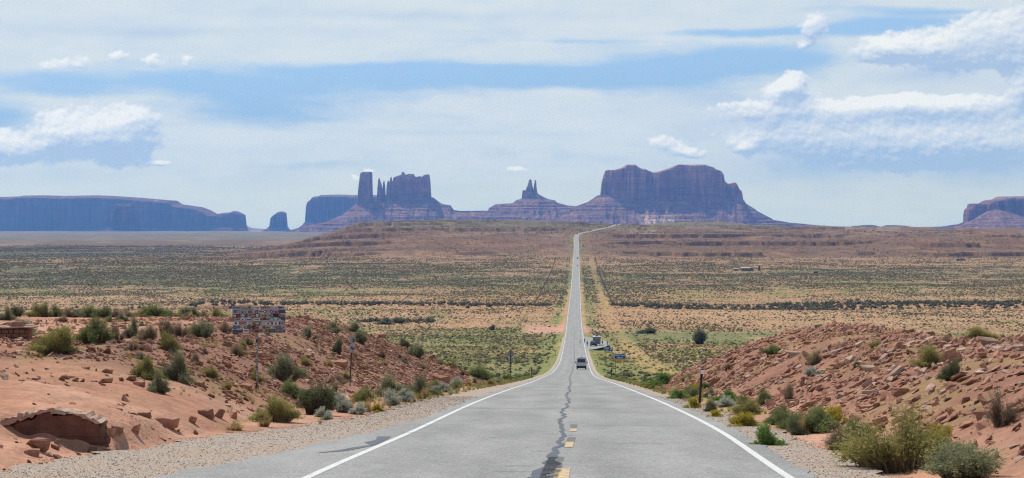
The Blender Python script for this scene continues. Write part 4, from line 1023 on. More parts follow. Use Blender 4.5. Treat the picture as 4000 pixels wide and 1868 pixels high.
# black off-road car facing us, with open door, before the camper
def suv(name, loc, rz, label, paint, door=True):
    t = thing(name, loc, label, 'car', rz); t.rotation_euler.x = 0
    ti = lambda z: 0.03 if z < .95 else .03 + (z - .95) * .28
    mb = MB(); mb.prism([(-2.2, .45), (-2.2, .95), (-1.95, 1.05), (-1.6, 1.72), (.35, 1.76), (.95, 1.14), (2.05, 1.02), (2.2, .85), (2.2, .45)], -.93, .93, ti); mb.build('body', paint, t, bevel=.05)
    mb = MB(); mb.box((0, .69, 1.45), (1.28, .05, .50), Matrix.Rotation(rad(43), 3, 'X')); mb.build('windscreen', M_glass_light, t)
    mb = MB(); mb.box((0, 2.22, .56), (1.86, .14, .24)); mb.build('bumper', M_plastic, t, bevel=.03)
    mb = MB(); mb.box((0, 2.205, .85), (1.0, .04, .18)); mb.build('grille', M_plastic, t)
    for s_ in (-1, 1):
        mb = MB(); mb.tube((s_ * .70, 2.16, .86), (s_ * .70, 2.235, .86), .105, .10, 14); mb.build('headlight', M_glass_light, t)
        mb = MB(); mb.box((s_ * .80, -.5, 1.40), (.03, 1.7, .36), Matrix.Rotation(-s_ * .27, 3, 'Y')); mb.build('side_window', M_glass, t)
        mb = MB(); mb.box((s_ * 1.07, .72, 1.18), (.18, .12, .17)); mb.build('mirror', M_plastic, t, bevel=.01)
        for y_ in (-1.4, 1.4): wheel(t, s_ * .82, y_, .38, .25)
        mb = MB(); mb.box((s_ * .62, -2.2, .92), (.3, .04, .16)); mb.build('tail_lamp', M_redlamp, t)
    mb = MB(); mb.box((0, -2.0, 1.42), (1.2, .04, .42), Matrix.Rotation(rad(-28), 3, 'X')); mb.build('rear_window', M_glass, t)
    if door:
        mb = MB(); Rd = Matrix.Rotation(rad(-62), 3, 'Z'); p = Vector((.93, .75, 0)); c = p + Rd @ Vector((0, -.55, .95)); mb.box(c, (.07, 1.1, .85), Rd); dr = mb.build('door', paint, t, bevel=.02)
        dr['label'] = 'driver door standing open'
        mb = MB(); mb.box(p + Rd @ Vector((0, -.6, 1.52)), (.03, .8, .34), Rd); mb.build('door_window', M_glass, dr)
    return t
d = 645; xs = (2318 - PX) * d / F
suv('offroad_car', (xs, d, T_obj(xs, d)), math.pi + .10, 'black car facing us with an open door, in front of the camper', M_suv)
# camper trailer behind it
d = 655; xs = (2331 - PX) * d / F
t = thing('camper_trailer', (xs, d, T_obj(xs, d)), 'tall grey camper trailer with white roof parked on the pull-out', 'trailer', math.pi - .10)
mb = MB(); mb.prism([(-2.6, .55), (-2.6, 3.0), (2.2, 3.0), (2.6, 2.3), (2.5, .55)], -1.22, 1.22); mb.build('body', M_camper, t, bevel=.06)
mb = MB(); mb.box((0, -.25, 3.06), (2.46, 4.8, .12)); rf = mb.build('roof', M_camperroof, t, bevel=.03)
mb = MB(); mb.box((.1, .4, 3.22), (.75, .9, .26), taper=.85); mb.build('air_conditioner', M_plastic, rf, bevel=.03)
mb = MB(); mb.box((-.7, 1.1, 3.2), (.5, .5, .2), taper=.85); mb.build('roof_vent', M_camperroof, rf)
mb = MB(); mb.box((0, 2.49, 1.9), (1.5, .08, .6), Matrix.Rotation(0, 3, 'X')); mb.build('front_window', M_glass, t)
for s_ in (-1, 1):
    for y_ in (-.9, -.1): wheel(t, s_ * 1.08, y_, .36, .22)
    mb = MB(); mb.box((s_ * 1.225, -.9, 1.9), (.03, 1.1, .6)); mb.build('side_window', M_glass, t)
    mb = MB(); mb.box((s_ * 1.23, .2, .75), (.02, 4.6, .3)); mb.build('side_stripe', M_camperroof, t)
mb = MB(); mb.box((1.235, 1.0, 1.55), (.03, .7, 1.8)); mb.build('door', M_camperroof, t)
mb = MB(); mb.tube((-.7, 2.4, .55), (0, 3.5, .5), .05); mb.tube((.7, 2.4, .55), (0, 3.5, .5), .05); mb.tube((0, 3.3, .5), (0, 3.3, .05), .04); mb.build('hitch', M_post, t)
# cars far along the road
def sedan(d, s_, label, paint, away=True, van=False, loc=None, rz=None):
    t = thing('car', loc or road_loc(d, s_), label, 'car', heading(d, not away) if rz is None else rz)
    if loc is None: t.rotation_euler.x = pitch(d) * (1 if away else -1)
    H = 1.95 if van else 1.5
    ti = lambda z: 0 if z < .9 else (z - .9) * .3
    prof = [(-2.3, .35), (-2.3, .95), (-1.9, 1.02), (-1.55, H), (.4, H), (1.15, 1.0), (2.2, .85), (2.3, .4)] if not van else [(-2.4, .35), (-2.4, 1.1), (-2.2, H), (.7, H), (1.5, 1.1), (2.3, .9), (2.4, .4)]
    mb = MB(); mb.prism(prof, -.9, .9, ti); mb.build('body', paint, t, bevel=.05)
    mb = MB(); mb.box((0, -1.78 if not van else -2.31, (H + 1.0) / 2 + .05), (1.25, .05, H - 1.12), Matrix.Rotation(rad(-34 if not van else -12), 3, 'X')); mb.build('rear_window', M_glass, t)
    mb = MB(); mb.box((0, .80 if not van else 1.13, (H + 1.0) / 2 + .05), (1.25, .05, H - 1.0), Matrix.Rotation(rad(52 if not van else 42), 3, 'X')); mb.build('windscreen', M_glass, t)
    mb = MB(); mb.box((0, -2.32, .5), (1.75, .08, .28)); mb.box((0, 2.32, .5), (1.75, .08, .28)); mb.build('bumper', M_plastic, t)
    for q in (-1, 1):
        for y_ in (-1.4, 1.4): wheel(t, q * .80, y_, .33, .2)
        mb = MB(); mb.box((q * .70, -2.29, .80), (.26, .05, .14)); mb.build('tail_lamp', M_redlamp, t)
        mb = MB(); mb.box((q * .70, 2.26, .72), (.26, .05, .12)); mb.build('headlight', M_glass_light, t)
    return t
sedan(2190, 1.7, 'small white car on the far straight, below the dark one', M_vanwhite)
sedan(2440, 1.7, 'dark car on the far straight, above the white one', M_suv, True, True)
sedan(3295, -1.7, 'dark car just at the bend where the road turns right', M_suv, False)
sedan(3452, -1.7, 'dark car a little past the bend in the far road', M_suv, False)
sedan(3790, -1.7, 'dark van high on the slanting far stretch of road', M_suv, False, True)
sedan(4010, 1.7, 'dark car at the top of the far road near the skyline', M_suv, True, True)
sedan(4100, -1.7, 'dark bluish truck on the skyline end of the far road', M_suv, False, True)
d = 2235; xs = (2217.5 - PX) * d / F
sedan(d, 0, 'silver pickup standing sideways on the side track left of the far road', M_silvercar, True, False, (xs, d, float(T(xs, d))), rad(78))

# ------------------------------------------------------------------ people
def person(loc, H, rz, label, top, bottom, hair, pose=None, skirt=None):
    t = thing('person', loc, label, 'person', rz)
    P = pose or {}
    st = P.get('stride', .10); lean_ = P.get('lean', 0.0); arms = P.get('arms', ((-.24, .02, .78), (.24, .02, .78)))
    V = [(0, 0, .93), (0, .0 + lean_ * .3, 1.10), (0, lean_ * .7, 1.36), (0, lean_, 1.48), (0, lean_ * 1.1 + .01, 1.54), (0, lean_ * 1.2 + .02, 1.64), (0, lean_ * 1.25 + .02, 1.74)]
    r_ = [(.145, .10), (.13, .09), (.155, .10), (.07, .07), (.052, .052), (.078, .092), (.06, .07)]
    E = [(i, i + 1) for i in range(6)]
    def add(p, par, rr_):
        V.append(p); r_.append((rr_, rr_)); E.append((par, len(V) - 1)); return len(V) - 1
    for s_, fy in ((-1, st), (1, -st)):
        h_ = add((s_ * .09, 0, .86), 0, .085); kn = add((s_ * .10, fy * .5 + .02, .48), h_, .058); an = add((s_ * .10, fy, .09), kn, .038); add((s_ * .11, fy + .16, .03), an, .034)
    for s_, hnd in zip((-1, 1), arms):
        sh_ = add((s_ * .17, lean_ * .9, 1.40), 2, .055); hx, hy, hz_ = hnd
        elb = add(((s_ * .17 + hx) / 2 + s_ * .04, (hy + lean_) / 2 - .03, (1.40 + hz_) / 2), sh_, .042); wr = add((hx, hy, hz_), elb, .028); add((hx, hy + .02, hz_ - .09), wr, .030)
    me = bpy.data.meshes.new('body'); me.from_pydata(V, E, []); me.update()
    o = bpy.data.objects.new('tmp', me); COL.objects.link(o)
    md = o.modifiers.new('s', 'SKIN'); sl = me.skin_vertices[0].data
    for i, q in enumerate(r_): sl[i].radius = q
    sl[0].use_root = True
    sb = o.modifiers.new('u', 'SUBSURF'); sb.levels = 1; sb.render_levels = 1
    dg = bpy.context.evaluated_depsgraph_get(); m2 = bpy.data.meshes.new_from_object(o.evaluated_get(dg)); bpy.data.objects.remove(o)
    m2.name = 'body'
    for m in (M_skin, top, bottom, M_black): m2.materials.append(m)
    for p in m2.polygons:
        c = p.center; p.use_smooth = True
        arm = abs(c.x) > .19 and c.z > .6
        p.material_index = 3 if c.z < .07 else 2 if c.z < .92 and not arm else 0 if c.z > 1.47 or (arm and c.z < 1.05) else 1
    b = obj('body', m2, None, t); b.scale = (H / 1.78,) * 3
    bm = bmesh.new(); bmesh.ops.create_uvsphere(bm, u_segments=12, v_segments=8, radius=.11)
    for v in bm.verts: v.co.z = v.co.z * 1.05 + (.0 if v.co.y < .02 else .02); v.co.y = v.co.y - .02
    bmesh.ops.delete(bm, geom=[v for v in bm.verts if v.co.y > .045 and v.co.z < .03], context='VERTS')
    mh = bpy.data.meshes.new('hair'); bm.to_mesh(mh); bm.free(); ho_ = obj('hair', mh, hair, t); ho_.location = (0, (lean_ * 1.22 + .015) * H / 1.78, 1.685 * H / 1.78); ho_.scale = (H / 1.78,) * 3
    if skirt:
        mb = MB(); mb.tube((0, 0, 1.02 * H / 1.78), (0, .02, .28 * H / 1.78), .15, .33, 18, cap=False); mb.build('skirt', skirt, t)
    return t
M_dress = mat('white_dress', (.70, .66, .68), .8, fn=speckle(.08, 8)); M_navy = mat('navy_cloth', (.02, .03, .07), .85, fn=speckle(.25, 10)); M_bluecl = mat('blue_cloth', (.03, .07, .15), .85, fn=speckle(.25, 10))
M_redcl = mat('red_cloth', (.20, .025, .025), .85, fn=speckle(.25, 10)); M_dkcl = mat('dark_cloth', (.02, .02, .022), .85, fn=speckle(.25, 10)); M_hair = mat('dark_hair', (.02, .014, .01), .6, fn=speckle(.3, 30)); M_blond = mat('pale_hat', (.55, .45, .30), .7, fn=speckle(.15, 20))
def P_at(px, d): x = (px - PX) * d / F; return (x, d, T_obj(x, d))
person(P_at(2266, 672), 1.76, .4, 'woman in a long white dress walking on the road', M_dress, M_dress, M_hair, {'stride': .16}, M_dress)
person(P_at(2283, 682), 1.76, 2.8, 'person in dark blue standing on the white edge line', M_bluecl, M_navy, M_hair)
person(P_at(2294, 643), 1.84, 3.0, 'person in navy clothes standing left of the black car', M_navy, M_navy, M_hair)
person(P_at(2310.5, 652), 1.80, 3.1, 'person in black standing behind the open car door', M_dkcl, M_dkcl, M_hair)
person(P_at(2353, 655), 1.80, 3.3, 'person in a red top standing right of the camper', M_redcl, M_dkcl, M_hair)
person(P_at(2373.5, 652), 1.72, 2.6, 'person with a pale hat leaning forward beyond the blue arrow sign', M_dkcl, M_dkcl, M_blond, {'lean': .30, 'arms': ((-.2, .45, 1.0), (.2, .45, 1.0))})

# ------------------------------------------------------------------ wire fences
def fence(side, off, y0, y1, label):
    xs = float(XC(y0)) + off; t = thing('wire_fence', (xs, y0, float(T(xs, y0))), label, 'fence')
    O = Vector(t.location); ys = np.arange(y0, y1, 9.0); pts = [Vector((float(XC(y)) + off, y, float(T(float(XC(y)) + off, y)))) for y in ys]
    mb0 = MB(); mb0.box((0, 0, .6), (.08, .08, 1.3)); p0 = mb0.build('post', M_wood, t)
    for i, p in enumerate(pts):
        if i >= 100: break
        o = p0 if i == 0 else p0.copy()
        if i: COL.objects.link(o); o.parent = t
        o.location = p - O
    mb = MB()
    for p in pts[100:]: mb.box(p - O + Vector((0, 0, .6)), (.08, .08, 1.3))
    tag(mb.build('far_posts', M_wood, t), None, None, None, 'stuff')
    mb = MB()
    for h_ in (.45, .8, 1.15):
        for a_, b_ in zip(pts, pts[1:]): mb.tube(a_ - O + Vector((0, 0, h_)), b_ - O + Vector((0, 0, h_)), .006, .006, 3, False)
    mb.build('wire', M_rust, t)
fence(-1, -26.5, 300, 2480, 'long wire fence with wooden posts left of the road')
fence(1, 24.5, 290, 2480, 'long wire fence with wooden posts right of the road along the golden track')

# ------------------------------------------------------------------ low stone bench wall at far left
d = 73.0; k = d / F
x0, x1 = (-260 - PX) * k, (110 - PX) * k; xm = (x0 + x1) / 2; zg = float(T((60 - PX) * k, d))
t = thing('stone_wall', (xm, d, zg), 'low dry-stone wall with thin slab top at the far left', 'wall')
L = x1 - x0; rs = random.Random(4)
mb = MB(); mb.box((0, .35, .16), (L, .55, .6)); mb.build('core', M_wallstone, t)
mb = MB()
for row in range(3):
    xx = -L / 2
    while xx < L / 2 - .05:
        q = min(rs.uniform(.16, .36), L / 2 - xx); mb.box((xx + q / 2, .03 + rs.uniform(-.025, .025), .05 + row * .155), (q - .02, .16, .14), Matrix.Rotation(rs.uniform(-.06, .06), 3, 'Y')); xx += q
mb.build('face_stones', M_wallstone, t, bevel=.018)
mb = MB(); xx = -L / 2
while xx < L / 2 + .05:
    q = rs.uniform(.45, .8); mb.box((xx + q / 2, .27 + rs.uniform(-.03, .03), .51 + rs.uniform(-.008, .008)), (q - .01, .85, .05), Matrix.Rotation(rs.uniform(-.03, .03), 3, 'Y')); xx += q
mb.build('top_slab', M_rock_pale, t, bevel=.012)
zt = zg + .545
mb = MB(); mb.box((0, 0, .09), (.52, .4, .17), taper=.72); o = mb.build('rock', M_wallstone, None, ((64 - PX) * k, d + .2, zt), bevel=.02); tag(o, 'dark angular block lying on top of the low stone wall', 'rock')
mb = MB(); mb.box((0, 0, .05), (.42, .35, .10), taper=.6); o = mb.build('rock', M_rock_pale, None, ((108 - PX) * k, d + .35, zt - .02), bevel=.02); tag(o, 'pale stone at the right end of the low stone wall', 'rock')
mb = MB(); mb.tube((0, 0, 0), (.01, 0, .30), .011, .009, 8); o = mb.build('metal_rod', M_post, None, ((30 - PX) * k, d + .3, zt - .02)); tag(o, 'thin dark rod standing upright on the low stone wall', 'rod')

# ------------------------------------------------------------------ homestead on the far plain
def at_d(px, d): x = (px - PX) * d / F; return x, d, float(T(x, d))
d = 2060
x, y, z = at_d(2917, d)
t = thing('house', (x, y, z), 'low grey house with pale flat-pitched roof on the far right plain', 'house', .06)
mb = MB(); mb.box((0, 0, 1.3), (13.0, 7.5, 3.2)); mb.build('wall', M_stucco, t)
mb = MB(); mb.prism([(-4.3, 2.9), (0, 3.9), (4.3, 2.9), (4.3, 2.75), (-4.3, 2.75)], -6.9, 3.2); mb.build('roof', M_tin, t)
mb = MB(); mb.prism([(-4.5, 2.95), (0, 4.3), (4.5, 2.95), (4.5, 2.8), (-4.5, 2.8)], 3.2, 7.0); mb.build('roof', M_wood, t)
for xx in (-4.6, -1.6, 4.6):
    mb = MB(); mb.box((xx, -3.77, 1.7), (1.4, .08, 1.0)); mb.build('window', M_glass, t)
mb = MB(); mb.box((1.2, -3.77, 1.1), (1.0, .08, 2.1)); mb.build('door', M_wood, t)
x, y, z = at_d(2966, d - 4)
t = thing('water_tower', (x, y, z), 'narrow dark upright tank beside the low grey house', 'tank')
mb = MB(); mb.tube((0, 0, -.3), (.1, 0, 5.0), 1.05, 1.1, 16); mb.build('tank', M_post, t)
mb = MB(); mb.tube((.1, 0, 5.0), (.1, 0, 5.5), 1.2, .9, 16); mb.build('lid', M_black, t)
mb = MB(); mb.box((0, 0, .1), (3.2, 2.6, .7)); mb.build('base', M_stucco, t)
x, y, z = at_d(2874, d + 5)
t = thing('shed', (x, y, z), 'small shed with pale roof left of the low grey house', 'shed', .1)
mb = MB(); mb.box((0, 0, .9), (5.2, 3.4, 2.2)); mb.build('wall', M_stucco, t)
mb = MB(); mb.prism([(-1.9, 1.98), (0, 2.5), (1.9, 1.98), (1.9, 1.9), (-1.9, 1.9)], -2.9, 2.9); mb.build('roof', M_tin, t)
mb = MB(); mb.box((-1, -1.72, .9), (1.0, .06, 1.8)); mb.build('door', M_wood, t)
x, y, z = at_d(3186, 1985)
t = thing('shed', (x, y, z), 'tiny dark shed alone far right of the low grey house', 'shed')
mb = MB(); mb.box((0, 0, .7), (3.6, 2.4, 2.0)); mb.build('wall', M_black, t)
mb = MB(); mb.box((0, 0, 1.78), (4.0, 2.8, .14)); mb.build('roof', M_tin, t)
x, y, z = at_d(3752, 2420)
t = thing('mobile_home', (x, y, z), 'long bluish-grey mobile home on the plain near the right edge', 'house')
mb = MB(); mb.box((0, 0, 1.2), (10.5, 4, 2.6)); mb.build('wall', mat('bluish_siding', (.16, .18, .21), .7, fn=speckle(.2, 1)), t)
mb = MB(); mb.box((0, 0, 2.56), (10.8, 4.3, .14)); mb.build('roof', M_tin, t)
for xx in (-3, 0.4, 3.4):
    mb = MB(); mb.box((xx, -2.02, 1.4), (1.1, .06, .8)); mb.build('window', M_glass, t)
x, y, z = at_d(3803, 2400)
sedan(0, 0, 'pale car parked right of the bluish-grey mobile home', M_silvercar, True, True, (x, y, z), rad(85))
# ------------------------------------------------------------------ plant meshes
def tri_mesh(name, V, Fc, tint):
    me = newmesh(name, V, np.asarray(Fc), False)
    c = np.zeros((len(V), 3)); c[:, :2] = tint
    vcol(me, 'tint', c)
    return me
def bush_mesh(name, seed, n=600, leaves=9, spread=1.0, w=.010, leaf=.045, wild=.25, bare=.25, low=0.0, lean=(0, 0)):
    """many fine upright stems fanning from a root crown, with small leaves on their upper part; 1 m tall, 1 m wide"""
    r = np.random.default_rng(seed)
    nb = 7 + seed % 4                                   # separate clumps make an uneven outline
    ca = r.uniform(0, 2 * np.pi, nb); cr = r.uniform(.08, .46, nb) * spread; chh = r.uniform(.45, 1.0, nb) * (1 - .35 * (cr > .34)); chh[0] = 1.0; cr[0] *= .4
    k = r.integers(0, nb, n)
    cx_, cy_ = np.cos(ca[k]) * cr[k], np.sin(ca[k]) * cr[k]
    base = np.stack([cx_ * .45 + r.normal(0, .045, n), cy_ * .45 + r.normal(0, .045, n), np.zeros(n) - .03], 1)
    a = r.uniform(0, 2 * np.pi, n); q = np.sqrt(r.uniform(0, 1, n)) * r.uniform(.15, .27, nb)[k]
    L = chh[k] * r.uniform(.45, 1.06, n)
    tipx = cx_ * 1.15 + np.cos(a) * q + lean[0]; tipy = cy_ * 1.15 + np.sin(a) * q + lean[1]
    rr_ = np.hypot(tipx, tipy)
    tipz = L * np.sqrt(np.clip(1.0 - (rr_ / .68) ** 2 * .8, .12, 1)) * (1 - low) + low * r.uniform(.2, .8, n)
    tip = np.stack([tipx, tipy, tipz], 1)
    mid = base * .45 + tip * .55 + np.stack([r.normal(0, .03, n), r.normal(0, .03, n), .08 + r.normal(0, .03, n)], 1)
    P = [base, base * .35 + mid * .65 + r.normal(0, .012, (n, 3)), mid, tip + r.normal(0, wild * .05, (n, 3))]
    side = np.stack([np.cos(a + 1.3), np.sin(a + 1.3), r.normal(0, .2, n)], 1)
    V = []; T_ = []; Fs = []
    ws = [w * 1.3, w, w * .75, w * .15]
    for j in range(4):
        V += [P[j] - side * ws[j] / 2, P[j] + side * ws[j] / 2]
    V = np.concatenate(V)
    st = [1.0, .95, .45, .05]; rt = r.uniform(0, 1, n)
    T_ = np.concatenate([np.stack([rt, np.full(n, st[j // 2])], 1) for j in range(8)])
    i0 = np.arange(n)
    for j in range(3):
        a_, b_, c_, d_ = i0 + 2 * j * n, i0 + (2 * j + 1) * n, i0 + (2 * j + 3) * n, i0 + (2 * j + 2) * n
        Fs += [np.stack([a_, b_, c_], 1), np.stack([a_, c_, d_], 1)]
    if leaves:
        m = n * leaves; s = np.repeat(i0, leaves)
        t = r.uniform(bare, 1.0, m) ** .8
        A = np.where(t[:, None] < .55, P[1][s] + (P[2][s] - P[1][s]) * (t[:, None] / .55), P[2][s] + (P[3][s] - P[2][s]) * ((t[:, None] - .55) / .45))
        A = A + r.normal(0, .022, (m, 3))
        d = (P[3] - P[2])[s]; d = d / (np.linalg.norm(d, axis=1, keepdims=True) + 1e-6)
        d = d + r.normal(0, .65, (m, 3)); d = d / np.linalg.norm(d, axis=1, keepdims=True)
        u = np.cross(d, r.normal(0, 1, (m, 3))); u = u / (np.linalg.norm(u, axis=1, keepdims=True) + 1e-6)
        ln = leaf * r.uniform(.6, 1.4, m)[:, None]
        o0 = len(V)
        V = np.concatenate([V, A - u * ln * .20, A + u * ln * .20, A + d * ln])
        lt = np.stack([np.clip(rt[s] * .5 + r.uniform(0, .5, m) + .0, 0, 1), np.zeros(m)], 1)
        T_ = np.concatenate([T_, lt, lt, lt])
        i1 = o0 + np.arange(m)
        Fs.append(np.stack([i1, i1 + m, i1 + 2 * m], 1))
    return tri_mesh(name, V, np.concatenate(Fs), T_)
def clump_mesh(name, seed, n=70, size=.26):
    """small far shrub: a rough mound of leafy flakes"""
    r = np.random.default_rng(seed)
    d = r.normal(0, 1, (n, 3)); d[:, 2] = np.abs(d[:, 2]); d /= np.linalg.norm(d, axis=1, keepdims=True)
    lump = .75 + .35 * np.sin(d[:, 0] * 3 + seed) * np.cos(d[:, 1] * 4 + seed * 2)
    p = d * (r.uniform(.45, 1, n) * lump)[:, None] * np.array([.52, .52, .80]); p[:, 2] += .05
    u = np.cross(d, r.normal(0, 1, (n, 3))); u /= np.linalg.norm(u, axis=1, keepdims=True); v = np.cross(d + r.normal(0, .5, (n, 3)), u); v /= np.linalg.norm(v, axis=1, keepdims=True)
    h_ = size * r.uniform(.5, 1.2, n)[:, None]
    V = np.concatenate([p - u * h_ * .5, p + u * h_ * .5, p + v * h_ * 1.1])
    i = np.arange(n); F_ = np.stack([i, i + n, i + 2 * n], 1)
    t = np.stack([np.tile(r.uniform(0, 1, n), 3), np.tile((p[:, 2] < .25) * .6, 3)], 1)
    return tri_mesh(name, V, F_, t)
def tuft_mesh(name, seed, n=46):
    r = np.random.default_rng(seed)
    a = r.uniform(0, 2 * np.pi, n); b = np.stack([np.cos(a) * .07 * r.uniform(0, 1, n), np.sin(a) * .07 * r.uniform(0, 1, n), np.zeros(n) - .02], 1)
    q = r.uniform(.05, .38, n); h_ = r.uniform(.45, 1, n)
    t = np.stack([np.cos(a) * q, np.sin(a) * q, h_], 1); sd_ = np.stack([-np.sin(a), np.cos(a), 0 * a], 1) * .014
    V = np.concatenate([b - sd_, b + sd_, t]); i = np.arange(n)
    return tri_mesh(name, V, np.stack([i, i + n, i + 2 * n], 1), np.stack([np.tile(r.uniform(0, 1, n), 3), np.tile((h_ < .6) * .5, 3)], 1))
BM = {
 'olive':  [bush_mesh('olive_shrub', 1, 1900, 4, 1.05, w=.0085, leaf=.04, bare=.45), bush_mesh('olive_shrub', 2, 1500, 4, 1.15, w=.0085, leaf=.04, bare=.45), bush_mesh('olive_shrub', 21, 1300, 6, .9, leaf=.042, bare=.4)],
 'green':  [bush_mesh('green_shrub', 3, 850, 12, 1.0, leaf=.05), bush_mesh('green_shrub', 4, 800, 10, 1.1, leaf=.05, bare=.4), bush_mesh('green_shrub', 22, 900, 8, .9, leaf=.045, bare=.4)],
 'sage':   [bush_mesh('sage_shrub', 5, 900, 11, 1.05, leaf=.042), bush_mesh('sage_shrub', 6, 1000, 8, 1.15, leaf=.042, bare=.4), bush_mesh('sage_shrub', 23, 900, 9, .9, leaf=.045, bare=.35)],
 'dark':   [bush_mesh('dark_shrub', 7, 900, 11, 1.0, leaf=.045), bush_mesh('dark_shrub', 8, 850, 9, 1.1, leaf=.045, bare=.4), bush_mesh('dark_shrub', 24, 900, 8, .95, leaf=.045)],
 'brown':  [bush_mesh('dry_shrub', 9, 750, 3, 1.0, leaf=.035, wild=.9), bush_mesh('dry_shrub', 10, 600, 4, 1.15, leaf=.035, wild=1.2), bush_mesh('dry_shrub', 25, 650, 5, .9, leaf=.04, wild=1.0)],
 'silver': [bush_mesh('silver_shrub', 11, 700, 12, 1.0, leaf=.06, w=.014)],
 'yellow': [bush_mesh('yellow_shrub', 12, 700, 9, 1.0, leaf=.06, bare=.7)],
 'bright': [bush_mesh('green_herb', 13, 700, 13, 1.0, leaf=.06)],
 'straw':  [bush_mesh('straw_tuft', 14, 500, 0, .8, w=.016, wild=.5)],
}
for k_, l_ in BM.items():
    for me in l_: me.materials.append(LM[k_])
NSHRUB = 0
def shrub(kind, x, y, z, W, H, label, group=None, rz=None, var=None, name=None):
    global NSHRUB
    me = BM[kind][(NSHRUB if var is None else var) % len(BM[kind])]
    o = obj(name or {'silver': 'silver_shrub', 'straw': 'grass_tuft', 'bright': 'green_herb', 'brown': 'dry_shrub'}.get(kind, 'shrub'), me, None, None, (x, y, z - .03))
    o.scale = (W, W * random.uniform(.9, 1.15), H); o.rotation_euler = (random.uniform(-.06, .06), random.uniform(-.06, .06), random.uniform(0, 6.28) if rz is None else rz)
    tag(o, label, 'grass' if kind == 'straw' else 'shrub', group); NSHRUB += 1
    return o
def at_px(kind, px, py, w, h_, label, group=None, **kw):
    x, y, z = ray(px, py, d1=6000 if any(q in label for q in ('valley', 'meadow', 'turn-out')) else 225)
    # the plant's root crown stands a little behind the nearest visible twigs
    return shrub(kind, x, y + .25 * w * y / F, float(T(x, y + .25 * w * y / F)), w * 1.08 * y / F, h_ * 1.06 * y / F, label, group, **kw)

